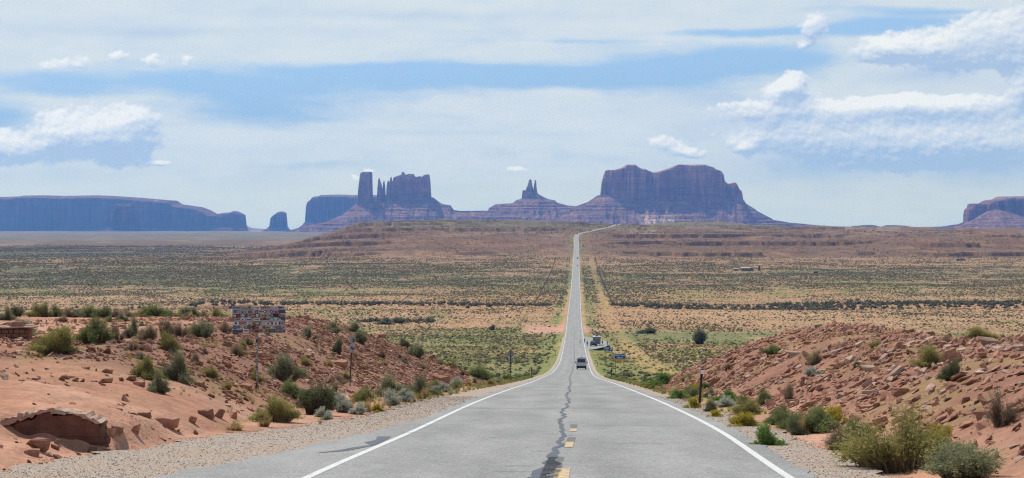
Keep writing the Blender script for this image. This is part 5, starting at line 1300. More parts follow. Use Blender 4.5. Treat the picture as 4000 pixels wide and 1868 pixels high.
# the plants one can point to
gl = 'shrubs on the left sand shelf'; gs = 'shrubs on the left rocky slope'; gt = 'shrubs along the left foot of the slope'; gr = 'shrubs on the right rocky bank'; gf = 'shrubs along the right foot of the bank'
for a_ in [
 ('olive', 205, 1388, 195, 118, 'big yellow-green shrub on bare sand beside the low stone wall', gl),
 ('green', 358, 1346, 115, 112, 'round green shrub standing behind the yellow-green one on sand', gl),
 ('brown', 452, 1332, 75, 78, 'dry brown shrub right of the round green shrub', gl),
 ('sage', 520, 1322, 75, 88, 'grey-green shrub behind the small twiggy bush on the sand', gl),
 ('brown', 511, 1370, 46, 62, 'small bare twiggy bush alone near the flat pale slab', gl),
 ('brown', 578, 1330, 85, 76, 'dry brown shrub behind the flat pale slab', gl),
 ('brown', 645, 1315, 90, 84, 'wide dry shrub of the row on the sand shelf', gl),
 ('brown', 702, 1318, 95, 84, 'dry brown bush between two grey-green bushes on the shelf', gl),
 ('sage', 785, 1322, 105, 72, 'wide low grey-green shrub left of the sticker-covered sign', gl),
 ('olive', 655, 1372, 95, 82, 'olive shrub crowning the top of the left slope', gs),
 ('sage', 690, 1490, 135, 140, 'tall dark olive shrub falling down the left slope', gs),
 ('olive', 560, 1480, 110, 92, 'olive shrub on the lip of the bare sand', gs),
 ('sage', 615, 1535, 90, 98, 'grey-green shrub growing below the olive one on the lip', gs),
 ('olive', 818, 1474, 62, 52, 'small yellowish shrub alone on the red slope', gs),
 ('brown', 762, 1422, 50, 56, 'thin dry bush on the red slope beside dark rocks', gs),
 ('brown', 797, 1382, 42, 36, 'tiny dry bush on the crest of the slope', gs),
 ('brown', 885, 1300, 76, 58, 'dry bush against the left edge of the sticker-covered sign', gs),
 ('brown', 925, 1392, 66, 52, 'dry brown bush left of the sticker-covered post', gs),
 ('brown', 965, 1346, 52, 42, 'small dry bush just left of the sticker-covered post, under its board', gs),
 ('sage', 1095, 1490, 150, 120, 'large grey-green shrub right of the sticker-covered post', gs),
 ('olive', 1000, 1490, 60, 50, 'yellowish shrub beside the sticker-covered post', gs),
 ('green', 1130, 1550, 90, 70, 'green shrub between two dark shrubs right of the sticker-covered post', gs),
 ('dark', 1225, 1622, 190, 130, 'wide dark green shrub at the foot of the slope', gt),
 ('olive', 1078, 1650, 180, 105, 'wide bright olive shrub nearest the gravel under the sticker-covered sign', gt),
 ('straw', 1030, 1668, 70, 66, 'spiky grass tuft at the gravel edge left of the olive shrub', gt),
 ('straw', 905, 1682, 120, 48, 'low dry grass clump near the dark rock group', gt),
 ('silver', 1262, 1632, 62, 46, 'smallest silver shrub at the gravel edge', gt),
 ('silver', 1332, 1612, 105, 80, 'fluffy silver shrub before the wide dark green one', gt),
 ('silver', 1402, 1620, 82, 52, 'silver shrub right of the fluffy one at the gravel edge', gt),
 ('green', 1428, 1568, 95, 62, 'green shrub behind the silver ones at the marker post', gt),
 ('yellow', 1470, 1612, 56, 36, 'yellow-flowered shrub at the left gravel edge', gt),
 ('sage', 1520, 1552, 135, 100, 'big grey-green shrub at the slope foot right of the marker post', gt),
 ('silver', 1528, 1585, 82, 68, 'silver shrub in front of the big grey-green one', gt),
 ('sage', 1632, 1545, 135, 84, 'wide olive shrub at the end of the left slope', gt),
 ('straw', 1645, 1560, 66, 52, 'straw-coloured tuft below the wide olive shrub', gt),
 ('silver', 1590, 1572, 60, 42, 'low silver shrub between grey-green shrub and straw tuft', gt),
 ('silver', 1722, 1532, 66, 40, 'silver shrub beside the far gravel edge on the left', gt),
 ('silver', 1782, 1512, 66, 42, 'farthest silver shrub by the left gravel edge', gt),
 ('green', 1878, 1486, 130, 62, 'dark green bush at the foot of the diamond sign', gt),
 ('green', 1992, 1482, 62, 26, 'low green bush right under the diamond sign', gt),
 ('sage', 1205, 1322, 78, 56, 'rounded shrub on the crest right of the sticker-covered sign', gs),
 ('dark', 1320, 1385, 64, 70, 'dark round shrub in the middle of the left rocky slope', gs),
 ('sage', 1302, 1300, 72, 52, 'grey-green shrub high on the crest of the rocky slope', gs),
 ('sage', 1385, 1305, 72, 56, 'shrub highest on the crest where the rocky slope turns down', gs),
 ('sage', 1405, 1342, 62, 52, 'shrub just under the crest beside the red outcrop', gs),
 ('olive', 1190, 1432, 56, 42, 'olive tuft between rocks behind the large grey-green shrub', gs),
 ('brown', 1320, 1498, 76, 54, 'dry grey-brown bush on the rocky slope left of the marker post', gs),
 ('sage', 1625, 1400, 72, 58, 'dark shrub near the far end of the rocky slope', gs),
 ('dark', 1575, 1358, 62, 40, 'dark shrub on the far crest of the rocky slope', gs),
 ('sage', 1310, 1532, 50, 36, 'small green shrub on the slope foot just left of the marker post', gs),
 ('straw', 1500, 1430, 70, 30, 'straw-coloured tuft on the red rubble', gs),
 ('brown', 1490, 1400, 46, 40, 'thin dry bush high on the red rubble', gs),
 # right-hand bank
 ('olive', 3535, 1850, 440, 262, 'very large feathery olive shrub at the bottom right', gf),
 ('sage', 3775, 1872, 330, 150, 'low spreading grey-green shrub right of the very large olive one', gf),
 ('brown', 3285, 1760, 165, 108, 'silvery-brown half-dry shrub before the rubble', gf),
 ('green', 3200, 1692, 165, 112, 'leafy green shrub on the edge of the right rubble', gf),
 ('dark', 3105, 1700, 100, 80, 'darker shrub left of the leafy green one', gf),
 ('sage', 3060, 1645, 110, 70, 'grey-green shrub above the yellow-flowered bush', gf),
 ('yellow', 2905, 1678, 150, 66, 'large yellow-flowered bush on the right gravel edge', gf),
 ('bright', 3010, 1755, 120, 105, 'bright green herb leaning onto the right gravel', gf),
 ('olive', 2915, 1624, 120, 66, 'olive bush right of the dark roadside post', gf),
 ('silver', 2838, 1590, 82, 46, 'silver shrub behind the olive bush near the dark post', gf),
 ('dark', 2778, 1612, 82, 56, 'dark shrub at the foot of the dark roadside post', gf),
 ('yellow', 2708, 1598, 62, 46, 'yellow bush left of the dark roadside post', gf),
 ('yellow', 2795, 1636, 66, 32, 'small yellow bush right of the dark roadside post', gf),
 ('green', 2985, 1585, 92, 66, 'green shrub on the lower right rubble', gr),
 ('brown', 3085, 1565, 72, 86, 'dry brown bush on the lower right rubble', gr),
 ('bright', 2575, 1514, 105, 62, 'bright green bush at the near end of the golden track', gf),
 ('dark', 3735, 1486, 105, 92, 'dark shrub on the upper right rubble', gr),
 ('olive', 3640, 1436, 125, 92, 'wide olive shrub on top of the right bank', gr),
 ('brown', 3930, 1662, 150, 180, 'big dark dry shrub near the right edge of view', gr),
 ('brown', 3190, 1424, 62, 66, 'lone dry bush in the middle of the right hump', gr),
 ('olive', 3420, 1358, 66, 30, 'small yellowish tuft beside the hump of rubble', gr),
 ('green', 3025, 1385, 86, 40, 'yellow-green tuft on the left flank of the right hump', gr),
 ('olive', 3840, 1335, 150, 58, 'wide olive shrub on the skyline of the right bank', gr),
 ('brown', 3700, 1345, 72, 42, 'dry bush on the skyline left of the wide olive shrub', gr),
 ('straw', 3060, 1650, 50, 40, 'straw-coloured tuft among the shrubs at the rubble foot', gf),
 ('silver', 3180, 1470, 70, 40, 'pale grey tuft below the lone dry bush', gr),
 ('bright', 2650, 1560, 70, 40, 'low green herb at the left foot of the right rubble', gf),
 ('dark', 2735, 1345, 100, 58, 'large dark bush standing alone in the valley meadow', gr), ('dark', 2545, 1304, 105, 26, 'low wide dark bush in the green meadow behind the camper', gr), ('dark', 1505, 1268, 66, 30, 'dark bush on the pale valley floor left of the road, nearest of three', gr), ('dark', 1560, 1264, 70, 24, 'wide dark bush right of another on the pale valley floor', gr), ('dark', 1925, 1290, 30, 24, 'small dark bush left of the pink turn-out', gr),
]: at_px(*a_[:5], a_[5], a_[6])
# the row along the far edge of the left shelf
grow_ = 'row of shrubs along the far edge of the left shelf'
for i, (px, py, w, h_, kd) in enumerate([(22, 1252, 60, 60, 'sage'), (62, 1222, 78, 46, 'dark'), (128, 1232, 70, 52, 'olive'), (165, 1228, 60, 60, 'olive'), (212, 1222, 60, 50, 'green'), (262, 1228, 66, 44, 'brown'), (300, 1222, 62, 40, 'dark'),
                                        (352, 1230, 82, 52, 'green'), (400, 1230, 78, 48, 'green'), (452, 1226, 56, 42, 'brown'), (505, 1228, 90, 40, 'brown'), (560, 1228, 86, 42, 'olive'), (612, 1228, 92, 48, 'green'), (655, 1228, 62, 36, 'sage'),
                                        (722, 1228, 72, 42, 'sage'), (752, 1230, 60, 40, 'sage'), (802, 1232, 60, 40, 'brown'), (850, 1230, 74, 38, 'olive'), (245, 1260, 52, 36, 'brown'), (90, 1312, 130, 66, 'sage'), (60, 1290, 72, 52, 'brown'), (470, 1256, 56, 36, 'sage')]):
    at_px(kd, px, py, w, h_, f'{dict(sage="grey-green", dark="dark green", olive="yellow-green", green="green", brown="dry brown")[kd]} shrub in the row along the far edge of the left sand shelf', grow_)
# continuous low growth along both road edges
for i in range(44):
    left = i % 5 < 2
    y = random.uniform(52, 172) if left else 31 + 92 * random.random() ** 1.2
    off = random.uniform(.3, 2.4) if left else random.uniform(.15, 1.9)
    x = float(XC(y)) + (-(float(gravL(y)) + off) if left else float(gravR(y)) + off)
    z = float(T(x, y)); H = random.uniform(.22, .55)
    kd = random.choice(['olive', 'silver', 'straw', 'sage', 'green', 'yellow'] if left else ['olive', 'green', 'sage', 'yellow', 'bright', 'straw', 'olive'])
    shrub(kd, x, y, z, H * random.uniform(1.3, 2.0), H, ('low growth lining the left gravel edge between the larger shrubs' if left else 'low growth lining the right gravel edge between the larger shrubs'), 'low growth along the left gravel edge' if left else 'low growth along the right gravel edge')
# scattered small plants of the banks
def terr_ok(x, y, z, h_): return bool(visible(np.array([x]), np.array([y]), np.array([z + h_]), 0.0)[0])
cnt = 0; tries = 0
while cnt < 60 and tries < 6000:
    tries += 1
    y = random.uniform(48, 178); left = random.random() < .6
    s_ = random.uniform(-32, -7.5) if left else random.uniform(5.2, 24)
    x = float(XC(y)) + s_
    if abs(x / y) > .268 or (left and s_ < -16 and y < 90 and random.random() < .8) or (not left and y > 130): continue
    foot = (left and s_ > -11) or (not left and s_ < 7.5)
    z = float(T(x, y))
    H = random.uniform(.25, .6)
    if not terr_ok(x, y, z, H * .6): continue
    kd = random.choice(['sage', 'olive', 'green', 'brown', 'straw', 'dark'] if foot else ['sage', 'brown', 'brown', 'olive', 'straw', 'sage'])
    shrub(kd, x, y, z, H * random.uniform(1.1, 1.6), H, ('low tuft or small shrub scattered over the left bank' if left else 'low tuft or small shrub scattered over the right bank'), 'small plants scattered on the left bank' if left else 'small plants scattered on the right bank')
    cnt += 1

# ------------------------------------------------------------------ scattering of what nobody could count
def scatter(name, pts, scl, rot, proto, label, cat, m=None):
    me = bpy.data.meshes.new(name); me.vertices.add(len(pts)); me.vertices.foreach_set('co', np.asarray(pts, np.float32).ravel())
    a1 = me.attributes.new('scl', 'FLOAT_VECTOR', 'POINT'); a1.data.foreach_set('vector', np.asarray(scl, np.float32).ravel())
    a2 = me.attributes.new('rot', 'FLOAT_VECTOR', 'POINT'); a2.data.foreach_set('vector', np.asarray(rot, np.float32).ravel())
    o = obj(name, me); tag(o, label, cat, None, 'stuff')
    ng = bpy.data.node_groups.new(name, 'GeometryNodeTree')
    ng.interface.new_socket('Geometry', in_out='INPUT', socket_type='NodeSocketGeometry'); ng.interface.new_socket('Geometry', in_out='OUTPUT', socket_type='NodeSocketGeometry')
    N = ng.nodes; gi_ = N.new('NodeGroupInput'); go_ = N.new('NodeGroupOutput'); ip = N.new('GeometryNodeInstanceOnPoints'); oi = N.new('GeometryNodeObjectInfo')
    oi.inputs['Object'].default_value = proto; oi.transform_space = 'ORIGINAL'; oi.inputs['As Instance'].default_value = True
    def na(nm):
        n = N.new('GeometryNodeInputNamedAttribute'); n.data_type = 'FLOAT_VECTOR'; n.inputs['Name'].default_value = nm; return n.outputs[0]
    er = N.new('FunctionNodeEulerToRotation'); ng.links.new(na('rot'), er.inputs[0])
    ng.links.new(gi_.outputs[0], ip.inputs['Points']); ng.links.new(oi.outputs['Geometry'], ip.inputs['Instance'])
    ng.links.new(er.outputs[0], ip.inputs['Rotation']); ng.links.new(na('scl'), ip.inputs['Scale'])
    ng.links.new(ip.outputs[0], go_.inputs[0])
    md = o.modifiers.new('scatter', 'NODES'); md.node_group = ng
    return o
# valley scrub: positions drawn from the patchiness of the valley floor
NP_ = 420000
NP_ = 900000
Yv = np.sqrt(R.uniform(175 ** 2, 4150 ** 2, NP_)); tv = R.uniform(-.285, .285, NP_); Xv = tv * Yv
sv_ = Xv - XC(Yv); av = np.abs(sv_)
nbig = fbm(Xv / 75, Yv / 95, 4, 301); nsm = fbm(Xv / 13, Yv / 16, 3, 302)
area = .285 * (4150 ** 2 - 175 ** 2)
dens = np.interp(Yv, [175, 300, 480, 650, 800, 950, 1100, 1200, 1300, 1450, 1600, 1900, 2150, 2350, 2650, 4150], [.06, .07, .085, .09, .075, .055, .06, .065, .065, .09, .13, .13, .09, .06, .020, .012])
dens = 1.9 * dens * (1 + .5 * ss(-sv_, 50, 400) * ss(Yv, 1300, 1700))
keep = dens * np.clip(.25 + 2.2 * (nbig - .32) + 2.0 * (nsm - .5), .02, 2.2) * ss(av, 5.2, 9)
mead = ss(sv_, 12, 22) * (1 - ss(sv_, 150, 215)) * np.exp(-((Yv - 800 - .15 * sv_) / 75) ** 4); keep *= 1 - .85 * mead
keep *= 1 - .85 * np.exp(-((sv_ - 19) / 3.6) ** 4)
keep *= 1 - .95 * np.exp(-((Yv - 868) / 55) ** 4) * (sv_ < -3) * (sv_ > -24)
keep *= 1 - .9 * np.exp(-((Yv - 760) / 28) ** 4) * (Xv > 92) * (Xv < 140)
keep *= 1 - ((Yv > 590) & (Yv < 770) & (sv_ > 0) & (sv_ < 14))
keep *= 1 - .8 * ((Yv > 2000) & (Yv < 2110) & (Xv > 225) & (Xv < 330))
sel = R.uniform(0, 1, NP_) < keep * area / NP_
Xv, Yv, sv_ = Xv[sel], Yv[sel], sv_[sel]
# dark thickets along the wash and weeds against the fences
lines = []
def thick(n, x0, x1, yf, w, seed):
    r = np.random.default_rng(seed); x = r.uniform(x0, x1, n); return np.stack([x, yf(x) + r.normal(0, w, n), np.full(n, 1)], 1)
T1 = [thick(260, -200, 25, lambda x: 1195 + 6 * np.sin(x / 25), 9, 1), thick(300, 62, 200, lambda x: 1200 + .0 * x, 10, 2), thick(520, 165, 345, lambda x: 1215 + 8 * np.sin(x / 30), 22, 3),
      thick(70, -80, -40, lambda x: 985 + 0 * x, 7, 4), thick(60, -330, -210, lambda x: 1170 + 0 * x, 9, 5)]
T1 = np.concatenate(T1)
fy = R.uniform(1240, 2480, 700); fside = np.where(R.uniform(0, 1, 700) < .5, -26.3, 24.3)
FX = XC(fy) + fside + R.normal(0, .25, 700)
Zv = T(Xv, Yv)
hv = (.22 + .75 * R.uniform(0, 1, len(Xv)) ** 2.2) * np.interp(Yv, [175, 600, 1200, 2600, 4000], [.85, .9, 1.0, 1.3, 1.9]); wv_ = hv * R.uniform(1.3, 2.1, len(Xv))
vis = visible(Xv, Yv, Zv + hv, .0006)
Xv, Yv, Zv, hv, wv_ = Xv[vis], Yv[vis], Zv[vis], hv[vis], wv_[vis]
kinds = ['sage', 'dark', 'olive', 'brown', 'green']
pick = np.searchsorted(np.cumsum([.36, .20, .20, .13, .11]), R.uniform(0, 1, len(Xv)))
size_px = hv / Yv
order = np.argsort(-size_px)
VM = {'sage': leafmat('valley_sage', (.19, .19, .11), (.30, .29, .17), (.19, .15, .10), .6, .25), 'dark': leafmat('valley_dark', (.115, .115, .07), (.20, .19, .115), (.14, .11, .08), .6, .2),
 'olive': leafmat('valley_olive', (.25, .22, .08), (.36, .31, .12), (.24, .17, .10), .4, .3), 'brown': leafmat('valley_brown', (.17, .13, .09), (.25, .20, .14), (.15, .11, .08), .5, .2), 'green': leafmat('valley_green', (.13, .17, .06), (.21, .25, .09), (.15, .14, .07), .5, .3)}
VM['thick'] = leafmat('thicket_leaves', (.06, .065, .045), (.115, .11, .08), (.10, .085, .07), .5, .2)
CLM = {k_: [clump_mesh('valley_shrub', 20 + i * 3 + j, 110, .24) for j in range(2)] for i, k_ in enumerate(kinds)}
for k_, l_ in CLM.items():
    for me in l_: me.materials.append(VM[k_])
NEAR = 300 - NSHRUB
used = np.zeros(len(Xv), bool); protos = {}
word = dict(sage='grey-green', dark='dark', olive='yellow-green', brown='dry brown', green='green')
for j in order[:max(NEAR, 40)]:
    k_ = kinds[min(pick[j], 4)]
    side = 'left' if Xv[j] < XC(Yv[j]) else 'right'
    o = obj('valley_shrub', CLM[k_][j % 2], None, None, (Xv[j], Yv[j], Zv[j] - .04))
    o.scale = (wv_[j], wv_[j], hv[j] * 1.15); o.rotation_euler = (0, 0, random.uniform(0, 6.28))
    tag(o, f'small {word[k_]} shrub dotting the valley floor {side} of the road beyond the banks', 'shrub', f'{word[k_]} valley shrubs {side} of the road')
    protos.setdefault((k_, int(j % 2)), o); used[j] = True
def eul(n): return np.stack([R.uniform(-.1, .1, n), R.uniform(-.1, .1, n), R.uniform(0, 6.28, n)], 1)
for i, k_ in enumerate(kinds):
    for j in range(2):
        m = (~used) & (pick == i) & ((np.arange(len(Xv)) % 2) == j)
        if (k_, j) not in protos: continue
        scatter('desert_scrub', np.stack([Xv[m], Yv[m], Zv[m] - .04], 1), np.stack([wv_[m], wv_[m], hv[m] * 1.15], 1), eul(m.sum()), protos[(k_, j)], f'{word[k_]} desert scrub dotting the valley floor', 'scrub')
# low bunch grass and dwarf shrubs between the bushes
nb_ = 330000
Yb = np.sqrt(R.uniform(180 ** 2, 1500 ** 2, nb_)); Xb = R.uniform(-.285, .285, nb_) * Yb; sb_ = Xb - XC(Yb)
kb = np.interp(Yb, [180, 500, 850, 960, 1150, 1300, 1500], [.75, .8, .65, .24, .24, .28, .4]) * np.clip(.2 + 2.4 * (fbm(Xb / 30, Yb / 40, 4, 305) - .30), .06, 1) * ss(np.abs(sb_), 4.8, 7)
kb *= 1 - .9 * np.exp(-((Yb - 868) / 55) ** 4) * (sb_ < -3) * (sb_ > -24)
meb = ss(sb_, 12, 22) * (1 - ss(sb_, 150, 215)) * np.exp(-((Yb - 800 - .15 * sb_) / 75) ** 4); kb *= 1 - .88 * meb
kb *= 1 - .65 * (np.abs(sb_) < 13.5)
kb *= 1 - .7 * np.exp(-((sb_ - 19) / 3.6) ** 4)
kb *= 1 - .6 * (sb_ < 0) * (sb_ > -32) * np.exp(-((Yb - 370) / 110) ** 4)
kb *= 1 - ((Yb > 590) & (Yb < 770) & (sb_ > 0) & (sb_ < 14))
sl_ = R.uniform(0, 1, nb_) < kb * .62
Xb, Yb, sb_ = Xb[sl_], Yb[sl_], sb_[sl_]; Zb = T(Xb, Yb); hb_ = R.uniform(.14, .42, len(Xb)) * np.interp(Yb, [180, 1500], [.8, 1.3])
vb = visible(Xb, Yb, Zb + hb_, .0003); Xb, Yb, Zb, hb_ = Xb[vb], Yb[vb], Zb[vb], hb_[vb]
VM['bunch'] = leafmat('bunch_grass_blades', (.31, .265, .085), (.41, .345, .125), (.28, .20, .09), .5, .3)
VM['dwarf'] = leafmat('dwarf_shrub_leaves', (.17, .165, .085), (.26, .235, .12), (.19, .14, .09), .6, .25)
bp = []
for kk, px_, py_, lab in (('bunch', 2620, 1440, 'straw-coloured bunch grass beside the golden track'), ('dwarf', 1760, 1400, 'low grey-green dwarf shrub in the left hollow')):
    me = clump_mesh('bunch_grass' if kk == 'bunch' else 'dwarf_shrub', 77 if kk == 'bunch' else 78, 70, .30); me.materials.append(VM[kk])
    x, y, z = ray(px_, py_); o = obj(me.name, me, None, None, (x, y, z - .02)); o.scale = (.7, .7, .4); tag(o, lab, 'grass' if kk == 'bunch' else 'shrub'); bp.append(o)
pkb = R.uniform(0, 1, len(Xb)) < np.interp(Yb, [180, 900, 1500], [.55, .6, .4])
for q, m in ((0, pkb), (1, ~pkb)):
    scatter('bunch_grass' if q == 0 else 'dwarf_scrub', np.stack([Xb[m], Yb[m], Zb[m] - .03], 1), np.stack([hb_[m] * 2.3, hb_[m] * 2.3, hb_[m] * 1.1], 1), eul(m.sum()), bp[q], 'straw-coloured bunch grass covering the valley floor' if q == 0 else 'low grey-green dwarf scrub covering the valley floor', 'grass' if q == 0 else 'scrub')
tz = T(T1[:, 0], T1[:, 1]); th_ = R.uniform(1.6, 3.2, len(T1)); tw = th_ * R.uniform(1.0, 1.6, len(T1))
tsel = np.arange(len(T1)) % 2 == 0
for sl, kk in ((tsel, ('dark', 0)), (~tsel, ('dark', 1))):
    scatter('thicket', np.stack([T1[sl, 0], T1[sl, 1], tz[sl] - .1], 1), np.stack([tw[sl], tw[sl], th_[sl]], 1), eul(sl.sum()), protos[kk], 'dark thicket of tall scrub along the dry wash', 'thicket')
fh = R.uniform(.3, .8, len(fy))
scatter('fence_weeds', np.stack([FX, fy, T(FX, fy) - .03], 1), np.stack([fh * 1.3, fh * 1.3, fh], 1), eul(len(fy)), protos[('dark', 0)], 'dark weeds caught along the wire fences', 'weeds')

# grass of verges, banks and near valley
gm = tuft_mesh('grass_tuft', 5); gm.materials.append(LM['straw']); gm2 = tuft_mesh('grass_tuft', 6); gm2.materials.append(LM['olive']); gm3 = tuft_mesh('grass_tuft', 7); gm3.materials.append(LM['bright'])
def tuft_proto(me, px, py, lab):
    x, y, z = ray(px, py); o = obj('grass_tuft', me, None, None, (x, y, z - .02)); o.scale = (.35, .35, .3); return tag(o, lab, 'grass')
pg = [tuft_proto(gm, 1230, 1500, 'straw-coloured grass tuft among the rubble of the left slope'), tuft_proto(gm2, 1250, 1660, 'olive grass tuft at the gravel edge below the dark shrub'), tuft_proto(gm3, 2690, 1570, 'bright green grass tuft at the right road edge')]
n = 26000
Yg = R.uniform(44, 260, n) ** 1.0; sg = np.where(R.uniform(0, 1, n) < .55, -R.uniform(4.6, 34, n), R.uniform(4.5, 28, n)); Xg = XC(Yg) + sg
ng_ = fbm(Xg / 3.0, Yg / 5.0, 4, 140)
ed = np.where(sg < 0, -sg - gravL(Yg), sg - gravR(Yg))
pr = np.exp(-(ed / 1.6) ** 2) * ss(Yg, 50, 75) * .9 + ss(ng_, .50, .68) * .40 * (ed > 1) + ss(Yg, 175, 210) * .5 * (ed > 0)
pr = pr * (ed > -.15) * np.where((sg < -17) & (Yg < 110), .15, 1)
sel = (R.uniform(0, 1, n) < pr) & (np.abs(Xg / Yg) < .29)
Xg, Yg, sg, ed = Xg[sel], Yg[sel], sg[sel], ed[sel]; Zg = T(Xg, Yg)
v_ = visible(Xg, Yg, Zg + .3, .0); Xg, Yg, Zg, ed = Xg[v_], Yg[v_], Zg[v_], ed[v_]
kindg = np.where(ed < 2.2, R.integers(0, 3, len(Xg)), np.where(R.uniform(0, 1, len(Xg)) < .6, 0, 1)); kindg = np.where((Yg > 170) & (R.uniform(0, 1, len(Xg)) < .5), 2, kindg)
gh = R.uniform(.14, .36, len(Xg)) * np.interp(Yg, [40, 200], [.8, 1.3])
for q in range(3):
    m = kindg == q
    scatter('grass', np.stack([Xg[m], Yg[m], Zg[m] - .02], 1), np.stack([gh[m] * 1.4, gh[m] * 1.4, gh[m]], 1), eul(m.sum()), pg[q], ['straw-coloured grass on the banks', 'olive grass on banks and verges', 'green grass along the verges'][q], 'grass')

# ------------------------------------------------------------------ rocks
def rock_mesh(name, seed, flat=.35, n=16, m=None):
    r = random.Random(seed); bm = bmesh.new()
    for _ in range(n):
        a = r.uniform(0, 6.283); q = r.uniform(.55, 1) ; zq = r.choice([-1, 1]) * r.uniform(.6, 1)
        bm.verts.new((math.cos(a) * q * .5, math.sin(a) * q * r.uniform(.3, .46), zq * .5 * flat))
    bmesh.ops.convex_hull(bm, input=bm.verts)
    bmesh.ops.delete(bm, geom=[v for v in bm.verts if not v.link_faces], context='VERTS')
    bmesh.ops.bevel(bm, geom=list(bm.edges), offset=.012, segments=1, affect='EDGES', clamp_overlap=True)
    me = bpy.data.meshes.new(name); bm.to_mesh(me); bm.free(); me.materials.append(m or M_rock); return me
RM = [rock_mesh('rock_slab', 40 + i, f_, 14 + i) for i, f_ in enumerate([.22, .28, .35, .45, .6, .3])] + [rock_mesh('rock_slab', 60 + i, f_, 15, M_rock_pale) for i, f_ in enumerate([.2, .3, .4])]
NROCK = 0
def rock(i, x, y, z, L, W, H, rot, label, group=None, name='rock'):
    global NROCK
    o = obj(name, RM[i], None, None, (x, y, z)); o.scale = (L, W, H); o.rotation_euler = rot; NROCK += 1
    return tag(o, label, 'rock', group)
def rock_px(i, px, py, w, h_, label, rz=0.0, tilt=0.0, flat=None):
    x, y, z = ray(px, py, d1=225); k = y / F
    f_ = RM[i].dimensions if False else None
    zz_ = [v.co.z for v in RM[i].vertices]; hh_ = max(zz_) - min(zz_)
    return rock(i, x, y + .3 * w * k, z + h_ * k * .16, w * k * 1.02, w * k * .95, h_ * k / hh_, (tilt, random.uniform(-.1, .1), rz), label)
for a_ in [
 (2, 205, 1712, 205, 62, 'long red slab fallen under the overhanging ledge', .25, .1), (2, 130, 1752, 130, 60, 'red slab left below the overhanging ledge', .1, .2),
 (5, 110, 1778, 85, 34, 'dark red stone nearest the gravel at far left', .5, .1), (6, 198, 1786, 80, 24, 'flat pale stone at the gravel edge at far left', .1, .05),
 (4, 356, 1768, 52, 36, 'rounded boulder right under the end of the ledge', .3, 0), (4, 418, 1760, 44, 32, 'small boulder right of the rounded one', 1.1, 0),
 (5, 428, 1722, 85, 66, 'angular block closing the right end of the big ledge', .4, .25), (2, 318, 1752, 95, 44, 'broken slab lying at the foot of the big ledge', .3, .3), (3, 452, 1690, 66, 40, 'block above the right end of the big ledge', .8, .2), (5, 60, 1668, 90, 40, 'dark slab at the left end of the big ledge', .2, .2),
 (2, 520, 1690, 62, 52, 'block leaning out of the sand left of the long dark slab', .9, .3), (5, 640, 1662, 125, 50, 'long dark-faced slab sticking out of the slope', -.35, .15),
 (3, 560, 1628, 60, 26, 'flat slab just above the long dark-faced slab', .3, 0), (3, 800, 1628, 70, 46, 'left block of the dark rock group above the grass', .2, .2),
 (4, 850, 1632, 66, 50, 'middle block of the dark rock group above the grass', .9, .1), (2, 905, 1634, 70, 40, 'right block of the dark rock group above the grass', 1.4, .1), (5, 745, 1650, 45, 46, 'upright block left of the dark rock group', .5, .5),
 (2, 405, 1497, 72, 30, 'dark red block on the lip of the bare sand', .2, .1), (2, 505, 1488, 60, 32, 'block beside the olive shrub on the sand lip', .5, .2), (5, 540, 1508, 60, 30, 'tilted slab under the olive shrub on the sand lip', -.5, .2),
 (0, 335, 1442, 36, 12, 'small dark stone on the bare sand', .1, 0), (0, 280, 1478, 34, 12, 'flat stone alone in the middle of the bare sand', .3, 0), (6, 582, 1366, 62, 30, 'flat pale slab lying on the sand behind the shrubs', .2, .05), (8, 470, 1354, 50, 14, 'pale flat stone left of the twiggy bush', .1, 0),
 (8, 283, 1370, 34, 18, 'small pale-topped block right of the yellow-green shrub', .1, 0), (5, 955, 1518, 66, 28, 'dark slab left of the sticker-covered post', -.4, .2), (4, 905, 1505, 26, 20, 'small dark block left of the sticker-covered post', .4, .1), (3, 895, 1540, 36, 24, 'block below the slab left of the sticker-covered post', .8, .2),
 (2, 780, 1428, 34, 24, 'dark block under the thin dry bush', .6, .1), (3, 775, 1510, 52, 30, 'block half buried beside the grey-green shrub on the slope', .3, .2), (5, 985, 1390, 80, 26, 'dark flat slab behind the sticker-covered post', .0, .1),
 (5, 1325, 1430, 80, 34, 'dark slab lying on the slope left of the marker post', -.5, .25), (3, 1680, 1400, 60, 26, 'pointed slab standing near the far end of the left slope', -.7, .5), (3, 1725, 1495, 90, 46, 'dark red outcrop at the end of the left slope', -.4, .2), (2, 1480, 1310, 70, 24, 'red outcrop on the skyline of the left slope', .3, .1), (3, 1180, 1245, 60, 22, 'flat red outcrop on the crest right of the sticker-covered sign', .1, .1),
 (7, 3105, 1392, 82, 26, 'long pale slab on the right hump', .15, .1), (7, 3395, 1455, 72, 36, 'pale grey slab in the middle of the right rubble', .5, .3), (7, 3860, 1352, 100, 44, 'big pale leaning slab on the skyline of the right bank', .5, .4), (6, 3925, 1320, 46, 22, 'pale block perched on the skyline slabs', .2, 0), (8, 3700, 1366, 52, 26, 'pale flat-topped block on the right skyline', .1, .1), (8, 3890, 1375, 72, 30, 'pale slab below the leaning slab on the right skyline', .4, .2), (7, 3982, 1370, 60, 30, 'pale slab at the right edge of view', .3, .2),
 (3, 3150, 1500, 66, 50, 'broad reddish block on the right rubble slope', .6, .5), (2, 3180, 1535, 60, 50, 'reddish block below the broad one on the rubble slope', .3, .5), (5, 3465, 1560, 80, 36, 'dark thin slab on edge in the right rubble', .6, .5), (5, 3720, 1515, 72, 30, 'tilted red slab below the dark shrub on the right', .4, .4), (2, 3800, 1500, 66, 34, 'red block right of the dark shrub on the right', .3, .3), (5, 3690, 1690, 70, 28, 'slab behind the very large olive shrub', .4, .4), (2, 3960, 1620, 66, 42, 'dark block under the big dry shrub', .2, .3),
